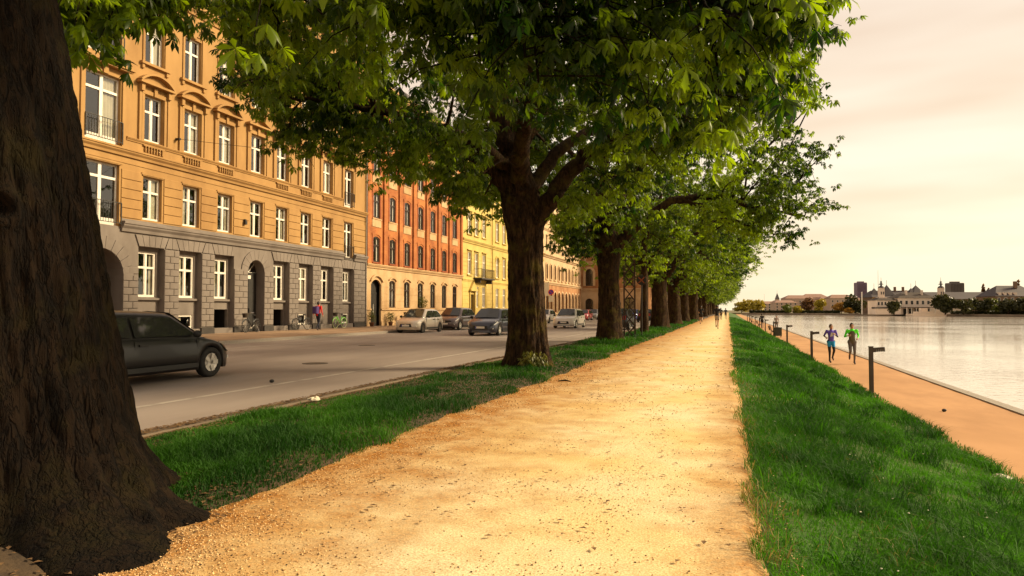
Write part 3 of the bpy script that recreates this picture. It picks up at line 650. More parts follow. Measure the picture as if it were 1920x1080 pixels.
GF = 0.2   # pavement level
def ochre():
    Y0, Y1 = 20.9, 45.62; L = Y1 - Y0
    b = Bld('apartment_building', 'ochre plastered apartment building with grey rusticated ground floor and white windows', (-26, Y0, GF))
    C = [25.6, 28.05, 30.5, 33.1, 35.45, 37.95, 40.4, 43.13]; C = [c - Y0 for c in C]; A = 22.85 - Y0   # A: the bay with French windows
    # --- ground floor: piers of stone blocks, recessed bays
    bays = [(c, 1.52, .28, 4.2, 0) for i, c in enumerate(C) if i != 3]
    door = (C[3], 1.42, 0.0, 4.12, .71); gate = (A, 2.3, 0.0, 3.95, 1.15)
    b.wall(0, L, 0, 5.0, bays + [door, gate], 'grey_plaster', 0, .34, 'ground_floor_wall')
    inner = []
    for i, c in enumerate(C):
        if i == 3: continue
        inner.append((c, 1.12, 1.86, 3.97, 0))
        if i in (0, 1, 5, 7): inner.append((c, 1.0, .3, .98, 0))
        if i in (2, 4): inner.append((c, 1.24, .0, 1.28, 0))
    # inner wall behind the bays only
    for i, c in enumerate(C):
        if i == 3: continue
        ops = [o for o in inner if abs(o[0] - c) < .1]
        b.wall(c - .9, c + .9, .0, 4.4, ops, 'grey_plaster', -.3, .16 if i not in (2, 4) else .16, 'bay_wall')
        b.window(c, 1.86, 1.12, 2.11, 'triple' if i == 7 else 'cross', x=-.38)
        sill = MB().box(-.3, -.16, c - .74, c + .74, 1.72, 1.82); b.part('sill', sill, 'grey_plaster')
        if i in (0, 1, 5, 7): b.window(c, .3, 1.0, .68, 'single', x=-.36, curtains=(None, 'left'))
        if i in (2, 4):
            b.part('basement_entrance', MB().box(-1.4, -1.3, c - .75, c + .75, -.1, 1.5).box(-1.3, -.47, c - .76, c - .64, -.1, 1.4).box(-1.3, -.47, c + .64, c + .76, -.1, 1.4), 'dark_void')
    stones = {}
    def stone(y0, y1, z0, z1):
        w, h = round(y1 - y0 - .014, 3), round(z1 - z0 - .016, 3)
        if w < .05: return
        k = (w, h)
        if k not in stones: stones[k] = MB().bbox(0, .055, -w / 2, w / 2, -h / 2, h / 2, .018).mesh('stone', 'grey_plaster')
        link('stone', stones[k], b.root, (.002, (y0 + y1) / 2, (z0 + z1) / 2))
    edges = [(A + 1.15, C[0] - .76)] + [(C[k] + (.76 if k != 3 else .72), C[k + 1] - (.76 if k + 1 != 3 else .72)) for k in range(7)] + [(C[7] + .76, L)]
    edges = [(0.02, A - 1.15)] + edges
    nc = 12; zb, zt = .36, 4.16; ch = (zt - zb) / nc
    for e, (a, c_) in enumerate(edges):
        w = c_ - a
        for k in range(nc):
            z0 = zb + k * ch
            if z0 > 3.0 and e in (0, 1) : continue
            if z0 > 3.4 and e in (4, 5): continue
            # long and short stones alternate
            if w > .55:
                m_ = a + w * (.5 + (.14 if k % 2 else -.14)); stone(a, m_, z0, z0 + ch); stone(m_, c_, z0, z0 + ch)
            else: stone(a, c_, z0, z0 + ch)
    # fan of voussoirs above every opening and the row between
    def vou(ya0, ya1, yb0, yb1, z0, z1):
        g = .012
        poly = [(ya0 + g, z0 + g), (ya1 - g, z0 + g), (yb1 - g, z1 - g), (yb0 + g, z1 - g)]
        MB().prism(poly, .002, .055).build('stone', 'grey_plaster', b.root)
    for i, c in enumerate(C):
        if i == 3: continue
        n = 5
        for k in range(n):
            t0, t1 = -0.76 + 1.52 * k / n, -0.76 + 1.52 * (k + 1) / n
            vou(c + t0, c + t1, c + t0 * 1.28, c + t1 * 1.28, 4.2, 4.74)
    for (a, c_) in edges[2:]:
        ya, yb = a + .03, c_ - .03
        if c_ == L: yb = L
        if abs(a - (C[3] + .72)) < .01 or abs(c_ - (C[3] - .72)) < .01: continue
        m_ = (ya + yb) / 2
        vou(ya, m_, ya + .2, m_, 4.2, 4.74); vou(m_, yb, m_, yb - .2 if c_ != L else yb, 4.2, 4.74)
    for (yc, w, z1, rise, nn) in ((C[3], 1.42, 4.12, .71, 9), (A, 2.3, 3.95, 1.15, 11)):
        o0 = arc_pts(yc, w, z1, rise, nn); o1 = arc_pts(yc, w, z1, rise, nn, inset=.58)
        for k in range(nn):
            q = [o0[k], o0[k + 1], o1[k + 1], o1[k]]; cy = sum(p[0] for p in q) / 4; cz = sum(p[1] for p in q) / 4
            q = [(cy + (p[0] - cy) * .95, min(4.74, cz + (p[1] - cz) * .96)) for p in q]
            MB().prism(q, .002, .055).build('stone', 'grey_plaster', b.root)
    for (a, c_) in edges: b.part('plinth', MB().box(-.02, .09, a, c_, 0, .33), 'plinth_black')
    # street door with fanlight, lamp above
    d = b.part('door', MB().box(-.6, -.52, C[3] - .72, C[3] - .02, 0, 3.3).box(-.6, -.52, C[3] + .02, C[3] + .72, 0, 3.3).box(-.62, -.5, C[3] - .72, C[3] + .72, 3.3, 3.42), 'black_paint')
    MB().box(-.52, -.47, C[3] + .06, C[3] + .1, 1.0, 1.35).build('handle', 'iron', d)
    fl = MB()
    for k in range(5):
        t = PI * k / 4; fl.tube([(-.55, C[3], 3.42), (-.55, C[3] + .68 * math.cos(t), 3.42 + .68 * math.sin(t))], .025, 6)
    fl.build('fanlight', 'white_paint', d); MB().add([(-.58, C[3] - .7, 3.42), (-.58, C[3] + .7, 3.42), (-.58, C[3] + .7, 4.12), (-.58, C[3] - .7, 4.12)], [(0, 1, 2, 3)]).build('pane', 'window_glass', d)
    b.part('door_reveal', wall_mesh(C[3] - .75, C[3] + .75, 0, 4.3, [door], -.34, .22), 'grey_plaster')
    b.part('house_number', MB().box(-.46, -.44, C[3] - .12, C[3] + .12, 3.05, 3.25), 'white_paint')
    b.part('gateway', wall_mesh(A - 1.3, A + 1.3, 0, 4.3, [gate], -.34, 1.2).box(-1.6, -1.5, A - 1.3, A + 1.3, 0, 4.3), 'grey_plaster')
    b.part('gate_doors', MB().box(-1.5, -1.42, A - 1.15, A - .01, 0, 3.9).box(-1.5, -1.42, A + .01, A + 1.15, 0, 3.9), 'black_paint')
    # --- cornice over the ground floor (interrupted by the French windows)
    for (a, c_) in ((A + 1.0, C[7] - .72), (C[7] + .72, L), (0, A - 1.0)):
        b.band(a, c_, mould(4.8, 5.26, .26), 'grey_plaster')
        b.part('apron', MB().box(-.02, .03, a, c_, 5.26, 5.38), 'grey_plaster')
    # --- first floor: broad plaster blocks between the windows
    Z1, Z2, Z3, Z4 = 5.47, 9.2, 12.92, 16.9
    def fl_ops(z, h): return [(c, 1.12, z, z + h, 0) for c in C[:7]]
    fr = [(A, 1.76, 5.0, 7.72, 0), (C[7], 1.12, 4.78, 7.5, 0)]
    fr2 = [(A, 1.76, 8.62, 11.6, 0), (C[7], 1.12, 8.62, 11.3, 0)]
    fr3 = [(A, 1.76, 12.5, 15.2, 0), (C[7], 1.12, 12.5, 15.1, 0)]
    b.wall(0, L, 5.0, 8.2, fl_ops(Z1, 2.02) + [(o[0], o[1], max(o[2], 5.001), o[3], 0) for o in fr], 'ochre_plaster', 0, .26, 'first_floor_wall')
    b.wall(0, L, 8.2, 12.2, fl_ops(Z2, 2.16) + fr2, 'ochre_plaster', 0, .24, 'second_floor_wall')
    b.wall(0, L, 12.2, 16.55, fl_ops(Z3, 2.2) + fr3, 'ochre_plaster', 0, .24, 'third_floor_wall')
    b.wall(0, L, 16.55, 20.2, fl_ops(Z4, 2.0) + [(A, 1.12, Z4, Z4 + 2, 0), (C[7], 1.12, Z4, Z4 + 2, 0)], 'ochre_plaster', 0, .24, 'fourth_floor_wall')
    for z, h in ((Z1, 2.02), (Z2, 2.16), (Z3, 2.2), (Z4, 2.0)):
        for i, c in enumerate(C[:7]): b.window(c, z, 1.12, h, x=-.2)
    for o in fr + fr2 + fr3:
        b.window(o[0], o[2] + .02, o[1], o[3] - o[2] - .02, 'french', x=-.18, curtains=('right', None))
        railing(b, o[0], o[1] + .1, o[2] + .05, 1.0)
    for y in (A, C[7]): b.window(y, Z4, 1.12, 2.0)
    eds = [(A + .92, C[0] - .60)] + [(C[k] + .60, C[k + 1] - .60) for k in range(6)] + [(C[6] + .60, C[7] - .6), (C[7] + .6, L - .02)]
    for (a, c_) in eds:
        for k in range(5):
            z0 = 5.42 + k * .44
            if c_ - a > .2: b.part('plaster_block', MB().bbox(.002, .04, a + .06, c_ - .06, z0 + .014, z0 + .426, .016), 'ochre_plaster')
    for c, w in [(c, 1.12) for c in C] + [(A, 1.76)]:
        zt_ = 7.62 if w < 1.5 else 7.84
        b.part('lintel', MB().box(-.02, .07, c - w / 2 - .12, c + w / 2 + .12, zt_ - .06, zt_ + .03).box(-.02, .05, c - w / 2 - .06, c + w / 2 + .06, zt_ - .1, zt_ - .06), 'ochre_plaster')
    b.part('frieze', MB().box(-.02, .03, 0, L, 7.9, 7.94), 'ochre_plaster')
    b.band(0, L, mould(8.2, 8.56, .24), 'ochre_plaster')
    # --- second floor: surrounds, hoods and small balustrades
    b.band(A + 1.2, C[7] - .8, mould(8.98, 9.14, .11), 'ochre_plaster', 'sill_course')
    seg = [1, 1, 1, 0, 1, 0, 1]
    bal = MB().lathe([(.035, 0), (.05, .03), (.03, .07), (.055, .16), (.03, .24), (.05, .27), (.035, .3)], 8).mesh('baluster', 'ochre_plaster', True)
    for i, c in enumerate(C):
        w = 1.12; h2 = Z2 + 2.16
        if i == 7: h2 = 11.3
        jam = MB()
        for e in (-1, 1):
            jam.box(-.02, .06, c + e * (w / 2 + .1) - .07, c + e * (w / 2 + .1) + .07, 9.14, h2 + .1)
            jam.box(-.02, .09, c + e * (w / 2 + .28) - .07, c + e * (w / 2 + .28) + .07, 9.14, h2 + .1)
            jam.box(-.02, .2, c + e * (w / 2 + .24) - .09, c + e * (w / 2 + .24) + .09, h2 + .1, h2 + .45)
        jam.box(-.02, .07, c - w / 2 - .17, c + w / 2 + .17, h2 + .02, h2 + .2); jam.box(.05, .13, c - .09, c + .09, h2, h2 + .42)
        b.part('window_surround', jam, 'ochre_plaster')
        hood = MB(); hw = w / 2 + .48
        hood.box(-.02, .32, c - hw, c + hw, h2 + .45, h2 + .55)
        if i < 7 and seg[i]:
            o0 = arc_pts(c, 2 * hw, h2 + 1.05, .46, 14); o1 = arc_pts(c, 2 * hw - .2, h2 + .95, .40, 14)
            for k in range(14): hood.prism([o1[k], o1[k + 1], o0[k + 1], o0[k]], -.02, .32)
            hood.prism([(c - hw + .1, h2 + .552)] + o1[::1] + [(c + hw - .1, h2 + .552)], -.02, .08)
        else:
            t = .1
            hood.prism([(c - hw, h2 + .552), (c - hw + .22, h2 + .552), (c, h2 + .9), (c, h2 + 1.02)], -.02, .32)
            hood.prism([(c + hw, h2 + .552), (c, h2 + 1.02), (c, h2 + .9), (c + hw - .22, h2 + .552)], -.02, .32)
            hood.prism([(c - hw + .2, h2 + .553), (c + hw - .2, h2 + .553), (c, h2 + .9)], -.02, .08)
        b.part('pediment', hood, 'ochre_plaster')
        if i in (0, 1, 2, 4, 5, 6):
            p = b.part('balustrade', MB().box(-.02, .02, c - .62, c + .62, 8.58, 8.62).box(.015, .09, c - .62, c + .62, 8.92, 8.97), 'ochre_plaster')
            for k in range(7): link('baluster', bal, p, (.055, c - .5 + k / 6, 8.62))
    jam = MB()
    for e in (-1, 1): jam.box(-.02, .07, A + e * 1.04 - .1, A + e * 1.04 + .1, 8.6, 11.7); jam.box(-.02, .25, A + e * 1.1 - .1, A + e * 1.1 + .1, 11.7, 12.05)
    jam.box(-.02, .38, A - 1.35, A + 1.35, 12.05, 12.2).box(.0, .3, A - 1.28, A + 1.28, 11.98, 12.05).box(.05, .14, A - .12, A + .12, 11.62, 11.98).box(-.02, .07, A - 1.0, A + 1.0, 11.62, 11.75)
    b.part('window_surround', jam, 'ochre_plaster')
    # --- third floor
    for i, c in enumerate(C[:7]):
        s3 = MB().box(-.02, .16, c - .85, c + .85, Z3 - .16, Z3 - .04)
        for e in (-1, 1): s3.box(-.02, .1, c + e * .72 - .07, c + e * .72 + .07, Z3 - .36, Z3 - .16); s3.box(-.02, .05, c + e * .66 - .06, c + e * .66 + .06, Z3 - .04, Z3 + 2.38)
        s3.box(-.02, .05, c - .72, c + .72, Z3 + 2.38, Z3 + 2.48).box(-.02, .1, c - .11, c + .11, Z3 + 2.22, Z3 + 2.6)
        b.part('window_surround', s3, 'ochre_plaster')
    b.band(0, L, mould(16.35, 16.7, .22), 'ochre_plaster')
    b.band(0, L, mould(20.0, 20.8, .6), 'ochre_plaster', 'main_cornice')
    b.part('roof', MB().prism_y([(.55, 20.8), (-3.2, 23.6), (-8.5, 23.6), (-11.5, 20.8)], 0, L), 'slate')
    b.part('side_wall', MB().box(-11, -.02, 0, .25, 0, 20.8).box(-11, -.02, L - .25, L, 0, 20.8).box(-11.2, -11, 0, L, 0, 20.8), 'ochre_plaster')
    b.part('room_wall', MB().box(-2.2, -2.1, .25, L - .25, 0, 20.7), 'room')
    for z in (4.6, 8.1, 12.1, 16.3): b.part('storey_floor', MB().box(-2.1, -.45, .25, L - .25, z - .1, z), 'room')
    b.part('downpipe', MB().tube([(.1, L - .07, .3), (.1, L - .07, 20.2)], .05, 8), 'granite')
    b.part('wall_lamp', MB().box(0.04, .16, 32.0 - Y0 - .05, 32.0 - Y0 + .05, 6.25, 6.35).box(.08, .2, 32.0 - Y0 - .08, 32.0 - Y0 + .08, 6.05, 6.25), 'iron')
    return b
ochre()

def red():
    Y0, Y1 = 45.64, 65.12; L = Y1 - Y0
    b = Bld('apartment_building', 'red brick apartment building with cream ground floor and dark arched windows', (-26, Y0, GF))
    C = [47.25 + 2.655 * k - Y0 for k in range(7)]; P = 'brown_paint'
    g = [(C[0], 1.6, 0, 3.6, .4)] + [(c, 1.02, 1.42, 3.62, .16) for c in C[1:]]
    b.wall(0, L, 0, 4.5, g, 'sandstone', 0, .14, 'ground_floor_wall')
    for c in C[1:]:
        b.window(c, 1.42, 1.02, 2.2, 'cross', P, -.09, .16, ('sides', 'full', None), 'curtain_white', 'bright_glass')
        o0 = arc_pts(c, 1.3, 3.92, .24, 8); o1 = arc_pts(c, 1.3, 3.80, .24, 8); h = MB()
        for k in range(8): h.prism([o1[k], o1[k + 1], o0[k + 1], o0[k]], -.02, .12)
        b.part('hood', h, 'sandstone')
    o0 = arc_pts(C[0], 2.0, 4.02, .5, 10); o1 = arc_pts(C[0], 1.9, 3.86, .46, 10); h = MB()
    for k in range(10): h.prism([o1[k], o1[k + 1], o0[k + 1], o0[k]], -.02, .14)
    b.part('hood', h, 'sandstone')
    d = b.part('door', MB().box(-.4, -.32, C[0] - .78, C[0] - .01, 0, 2.5).box(-.4, -.32, C[0] + .01, C[0] + .78, 0, 2.5).box(-.42, -.3, C[0] - .8, C[0] + .8, 2.5, 2.62).box(-.4, -.36, C[0] - .8, C[0] + .8, 2.62, 3.6), 'black_paint')
    MB().box(-.3, -.27, C[0] + .05, C[0] + .09, .9, 1.7).build('handle', 'white_paint', d)
    for (a, c_) in ((0, C[0] - .8), (C[0] + .8, L)): b.part('string_course', MB().box(-.02, .08, a, c_, 1.22, 1.34), 'sandstone')
    # ashlar slabs of the ground floor
    for k, c in enumerate(C[1:]):
        a, c_ = (C[k] + (.8 if k == 0 else .51), c - .51)
        for j in range(4): b.part('stone', MB().bbox(.001, .022, a + .06, c_ - .06, 1.38 + j * .56, 1.92 + j * .56, .008), 'sandstone')
    b.band(0, L, mould(4.46, 4.78, .22), 'sandstone')
    F = [(4.95, 2.0), (8.38, 2.0), (11.8, 2.0), (15.2, 1.9)]
    b.wall(0, L, 4.5, 18.4, [(c, 1.04, z, z + h_, .16) for c in C for (z, h_) in F], 'red_brick', 0, .12, 'brick_wall')
    for c in C:
        for k, (z, h_) in enumerate(F):
            b.window(c, z, 1.04, h_, 'cross', P, -.08, .16, ('full', 'full', 'full', 'sides'), 'curtain_white', 'bright_glass')
            o0 = arc_pts(c, 1.5, z + h_ + .42, .22, 8); o1 = arc_pts(c, 1.3, z + h_ + .14, .18, 8); h = MB()
            for q in range(8): h.prism([o1[q], o1[q + 1], o0[q + 1], o0[q]], -.02, .05)
            b.part('brick_arch', h, 'red_brick')
            for e in (-1, 1): b.part('jamb', MB().box(-.02, .025, c + e * .61 - .085, c + e * .61 + .085, z - .05, z + h_ + .02), 'dark_red_brick')
            if k: b.part('panel', MB().bbox(-.02, .05, c - .72, c + .72, z - .72, z - .08, .03).box(.05, .09, c - .72, c + .72, z - .12, z - .03), 'sandstone')
            else: b.part('sill', MB().box(-.02, .1, c - .65, c + .65, z - .1, z - .01), 'dark_red_brick')
    for y in [(.25, .38)] + [((C[k] + C[k + 1]) / 2, .56) for k in range(6)] + [(L - .25, .4)]:
        b.part('pilaster', MB().box(-.02, .13, y[0] - y[1] / 2, y[0] + y[1] / 2, 4.78, 18.2), 'red_brick')
    b.band(0, L, mould(18.2, 19.0, .55), 'sandstone', 'main_cornice')
    b.part('roof', MB().prism_y([(.5, 19.0), (-3.2, 22), (-8.5, 22), (-11.5, 19)], 0, L), 'slate')
    b.part('side_wall', MB().box(-11, -.02, 0, .2, 0, 19).box(-11, -.02, L - .2, L, 0, 19).box(-11.2, -11, 0, L, 0, 19), 'red_brick')
    b.part('room_wall', MB().box(-2.0, -1.9, .2, L - .2, 0, 18.9), 'room')
    b.part('plinth', MB().box(-.02, .06, C[0] + .8, L, 0, .35), 'sandstone')
red()

def lemon():
    Y0, Y1 = 65.14, 97.2; L = Y1 - Y0; m = 'lemon_plaster'
    b = Bld('apartment_building', 'lemon yellow plastered apartment building with a small balcony over its pedimented door', (-26, Y0, GF))
    C = [2.1, 4.2, 6.6, 11.2, 13.8, 16.4, 19.0, 21.6, 24.2, 26.8, 29.4]
    g = [(2.9, 1.15, 0, 2.9, 0)] + [(c, 1.05, 1.5, 3.75, 0) for c in C[1:]]
    ops1 = [(c, 1.05, 5.0 if k not in (1, 2) else 4.85, 7.35, .52 if k == 3 else 0) for k, c in enumerate(C)]
    ops2 = [(c, 1.05, 9.3, 11.5, 0) for c in C]; ops3 = [(c, 1.05, 13.0, 15.1, 0) for c in C]
    g = [o for o in g if not (abs(o[0] - 4.2) < .01)] + [(4.55, .7, 1.5, 3.75, 0)]
    b.wall(0, L, 0, 4.5, g, m, 0, .25, 'ground_floor_wall'); b.wall(0, L, 4.5, 8.3, ops1, m, 0, .25, 'first_floor_wall'); b.wall(0, L, 8.3, 17, ops2 + ops3, m, 0, .25, 'upper_wall')
    for o in g[1:] + ops1 + ops2 + ops3: b.window(o[0], o[2], o[1], o[3] - o[2], 'cross', 'white_paint', -.12, o[4], ('full', 'sides', 'left', None), 'curtain_white')
    b.part('door', MB().box(-.3, -.24, 2.9 - .57, 2.9 + .57, 0, 2.9), 'brown_paint')
    b.part('pediment', MB().prism([(1.95, 3.42), (3.85, 3.42), (2.9, 4.25)], -.02, .28).box(-.02, .32, 1.9, 3.9, 3.25, 3.42).box(-.02, .14, 2.05, 2.25, 0, 3.25).box(-.02, .14, 3.55, 3.75, 0, 3.25), m)
    b.band(0, L, mould(4.25, 4.5, .12), m); b.band(0, L, mould(8.3, 8.7, .26), m); b.band(0, L, mould(16.8, 17.6, .5), m, 'main_cornice')
    for k, o in enumerate(ops1 + ops2):
        c, zt_ = o[0], o[3]; s_ = MB().box(-.02, .14, c - .72, c + .72, o[2] - .14, o[2] - .03)
        if o[4] == 0: s_.box(-.02, .18, c - .72, c + .72, zt_ + .18, zt_ + .28)
        else:
            q0 = arc_pts(c, 1.5, zt_ + .3, .75, 10); q1 = arc_pts(c, 1.24, zt_ + .12, .62, 10)
            for j in range(10): s_.prism([q1[j], q1[j + 1], q0[j + 1], q0[j]], -.02, .1)
        for e in (-1, 1): s_.box(-.02, .05, c + e * .62 - .06, c + e * .62 + .06, o[2], zt_ + .12 - o[4])
        b.part('window_surround', s_, m)
    # rustication: bands of blocks between the openings of the two lower storeys
    for (zz, n, ops) in ((1.45, 6, sorted(g)), (5.0, 6, ops1)):
        e_ = [(.1, ops[0][0] - .7)] + [(ops[k][0] + .7, ops[k + 1][0] - .7) for k in range(len(ops) - 1)]
        for (a, c_) in e_:
            if c_ - a < .3: continue
            for k in range(n): b.part('plaster_block', MB().bbox(.001, .032, a + .02, c_ - .02, zz + k * .42, zz + k * .42 + .4, .014), m)
    bal = b.part('balcony', MB().box(-.02, .95, 3.3, 7.7, 4.55, 4.7).box(-.02, .7, 3.6, 3.8, 4.15, 4.55).box(-.02, .7, 7.2, 7.4, 4.15, 4.55), 'plinth_black')
    rb = MB().box(.88, .92, 3.32, 7.68, 5.62, 5.66).box(.0, .92, 3.32, 3.36, 5.62, 5.66).box(.0, .92, 7.64, 7.68, 5.62, 5.66)
    for k in range(34): rb.box(.89, .91, 3.33 + k * .1315, 3.35 + k * .1315, 4.7, 5.62)
    rb.build('balcony_railing', 'iron', bal)
    b.part('downpipe', MB().tube([(.1, 9.3, .2), (.1, 9.3, 16.8)], .05, 8), m)
    b.part('roof', MB().prism_y([(.5, 17.6), (-3.2, 20.6), (-8.5, 20.6), (-11.5, 17.6)], 0, L), 'slate')
    b.part('side_wall', MB().box(-11, -.02, 0, .2, 0, 17.6).box(-11, -.02, L - .2, L, 0, 17.6).box(-11.2, -11, 0, L, 0, 17.6), m)
    b.part('room_wall', MB().box(-2.0, -1.9, .2, L - .2, 0, 16.9), 'room')
    b.part('plinth', MB().box(-.02, .1, 3.7, L, 0, 1.2), m)
lemon()

def beige():
    Y0, Y1 = 97.22, 124.5; L = Y1 - Y0; m = 'beige_plaster'
    b = Bld('apartment_building', 'long beige apartment building with rows of small round arched windows', (-26, Y0, GF))
    C = [2.2 + 2.55 * k for k in range(10)]
    g = [(c, 1.5, 0.0 if k == 4 else .9, 4.0, .75) for k, c in enumerate(C)]
    o1 = [(c, .95, 6.0, 8.2, .47) for c in C]; o2 = [(c, .95, 10.2, 12.6, 0) for c in C]; o3 = [(c, .95, 14.2, 16.4, 0) for c in C]
    b.wall(0, L, 0, 5.2, g, 'tan_brick', 0, .3, 'ground_floor_wall'); b.wall(0, L, 5.2, 18, o1 + o2 + o3, m, 0, .3, 'upper_wall')
    for k, o in enumerate(g):
        if k == 4: b.part('door', MB().box(-.4, -.34, o[0] - .75, o[0] + .75, 0, 4), 'brown_paint')
        else: b.window(o[0], o[2], o[1], o[3] - o[2], 'cross', 'brown_paint', -.2, .75)
    for o in o1: b.window(o[0], o[2], o[1], 2.2, 'cross', 'brown_paint', -.2, .47, (None, 'sides'))
    for o in o2 + o3: b.window(o[0], o[2], o[1], o[3] - o[2], 'cross', 'white_paint', -.2, 0, ('full', 'sides', None))
    for o in g + o1:
        q0 = arc_pts(o[0], o[1] + .5, o[3] + .25, o[4] + .25, 10); q1 = arc_pts(o[0], o[1] + .08, o[3] + .03, o[4] + .04, 10); h = MB()
        for k in range(10): h.prism([q1[k], q1[k + 1], q0[k + 1], q0[k]], -.02, .1)
        for e in (-1, 1): h.box(-.02, .12, o[0] + e * (o[1] / 2 + .15) - .11, o[0] + e * (o[1] / 2 + .15) + .11, o[2] - .1, o[3] - o[4])
        h.box(-.02, .18, o[0] - o[1] / 2 - .3, o[0] + o[1] / 2 + .3, o[2] - .25, o[2] - .1)
        b.part('window_surround', h, m)
    b.band(0, L, mould(5.1, 5.5, .3), m); b.band(0, L, mould(9.2, 9.6, .4), m); b.band(0, L, mould(13.2, 13.5, .25), m); b.band(0, L, mould(17.8, 18.8, .6), m, 'main_cornice')
    b.part('roof', MB().prism_y([(.5, 18.8), (-3.2, 21.6), (-8.5, 21.6), (-11.5, 18.8)], 0, L), 'slate')
    b.part('side_wall', MB().box(-11, -.02, 0, .2, 0, 18.8).box(-11, -.02, L - .2, L, 0, 18.8).box(-11.2, -11, 0, L, 0, 18.8), m)
    b.part('room_wall', MB().box(-2.0, -1.9, .2, L - .2, 0, 17.9), 'room')
beige()

def corner():
    # stands forward of the row: its gable front looks down the street
    b = Bld('corner_building', 'tan brick corner building with cream banded arches facing down the street', (-27.5, 128.0, GF), -PI / 2)
    L = 13.0; m = 'beige_plaster'
    g = [(2.4, 1.5, .9, 3.4, .75), (6.0, 2.2, 0, 3.8, 1.1), (10, 2.0, .9, 3.6, 1.0)]
    o1 = [(2.4, 1.4, 5.8, 9.0, .7), (6.0, 1.8, 5.8, 9.2, .9), (10, 1.6, 5.8, 9.0, .8)]; o2 = [(2.4, 1.2, 11.2, 14, 0), (6, 1.6, 11.2, 14, 0), (10, 1.2, 11.2, 14, 0)]
    b.wall(0, L, 0, 5, g, m, 0, .3, 'ground_floor_wall'); b.wall(0, L, 5, 17, o1 + o2, 'tan_brick', 0, .3, 'upper_wall')
    for o in g + o1 + o2:
        b.window(o[0], o[2], o[1], o[3] - o[2], 'cross', 'brown_paint', -.2, o[4], (None,))
        if o[4]:
            q0 = arc_pts(o[0], o[1] + .9, o[3] + .45, o[4] + .45, 10); q1 = arc_pts(o[0], o[1] + .04, o[3] + .02, o[4] + .02, 10); h = MB()
            for k in range(10): h.prism([q1[k], q1[k + 1], q0[k + 1], q0[k]], -.02, .14)
            for e in (-1, 1): h.box(-.02, .14, o[0] + e * (o[1] / 2 + .235) - .215, o[0] + e * (o[1] / 2 + .235) + .215, o[2], o[3] - o[4])
        else: h = MB().box(-.02, .14, o[0] - o[1] / 2 - .4, o[0] - o[1] / 2 - .02, 10.4, 14.4).box(-.02, .14, o[0] + o[1] / 2 + .02, o[0] + o[1] / 2 + .4, 10.4, 14.4)
        b.part('window_surround', h, m)
    b.band(0, L, mould(4.7, 5.3, .3), m); b.band(0, L, mould(9.8, 10.4, .35), m); b.band(0, L, mould(16.6, 17.6, .5), m)
    b.part('shop_sign', MB().box(0, .1, 4.4, 6.2, 4.15, 4.55), 'brown_paint')
    b.part('side_wall', MB().box(-14, -.02, 0, .2, 0, 17.6).box(-14, -.02, L - .2, L, 0, 17.6).box(-14.2, -14, 0, L, 0, 17.6), 'tan_brick')
    b.part('room_wall', MB().box(-2, -1.9, .2, L - .2, 0, 16.9), 'room')
    b.part('roof', MB().box(-14, .3, -.1, L + .1, 17.6, 18.0).prism_y([(.2, 18), (-7, 21), (-14, 18)], 0, L), 'slate')
corner()
def plain_block(label, loc, rz, L, D, H, cols, rows, m, z0=1.4, dz=3.5, w=1.1, h=2.0, paint='white_paint', base=None):
    b = Bld('apartment_building', label, loc, rz)
    ops = [((k + .5) * L / cols, w, z0 + dz * r, z0 + dz * r + h, 0) for k in range(cols) for r in range(rows)]
    b.wall(0, L, 0, H, ops, m, 0, .25)
    for o in ops: b.window(o[0], o[2], w, h, 'cross', paint, -.18, 0, (None, 'sides', 'full'))
    b.band(0, L, mould(z0 + dz - .75, z0 + dz - .45, .2), m); b.band(0, L, mould(H - .3, H + .4, .4), m)
    b.part('side_wall', MB().box(-D, -.02, 0, .2, 0, H).box(-D, -.02, L - .2, L, 0, H).box(-D - .2, -D, 0, L, 0, H), m)
    b.part('room_wall', MB().box(-2, -1.9, .2, L - .2, 0, H - .1), 'room')
    b.part('roof', MB().prism_y([(.35, H + .4), (-3, H + 3), (-D + 3, H + 3), (-D - .3, H + .4)], 0, L), 'slate')
    return b
plain_block('brown plastered house behind the dark near tree trunk', (-26, 2.0, GF), 0, 18.85, 11, 20, 7, 5, 'ochre_plaster')
plain_block('pale stone apartment block seen behind the lattice mast', (-26, 158, GF), -PI / 2, 11.5, 12, 15, 4, 4, 'pale_plaster')
plain_block('grey stone apartment block seen between the young tree and the mast', (-14.4, 158, GF), -PI / 2, 7.2, 12, 16, 3, 4, 'pale_plaster')
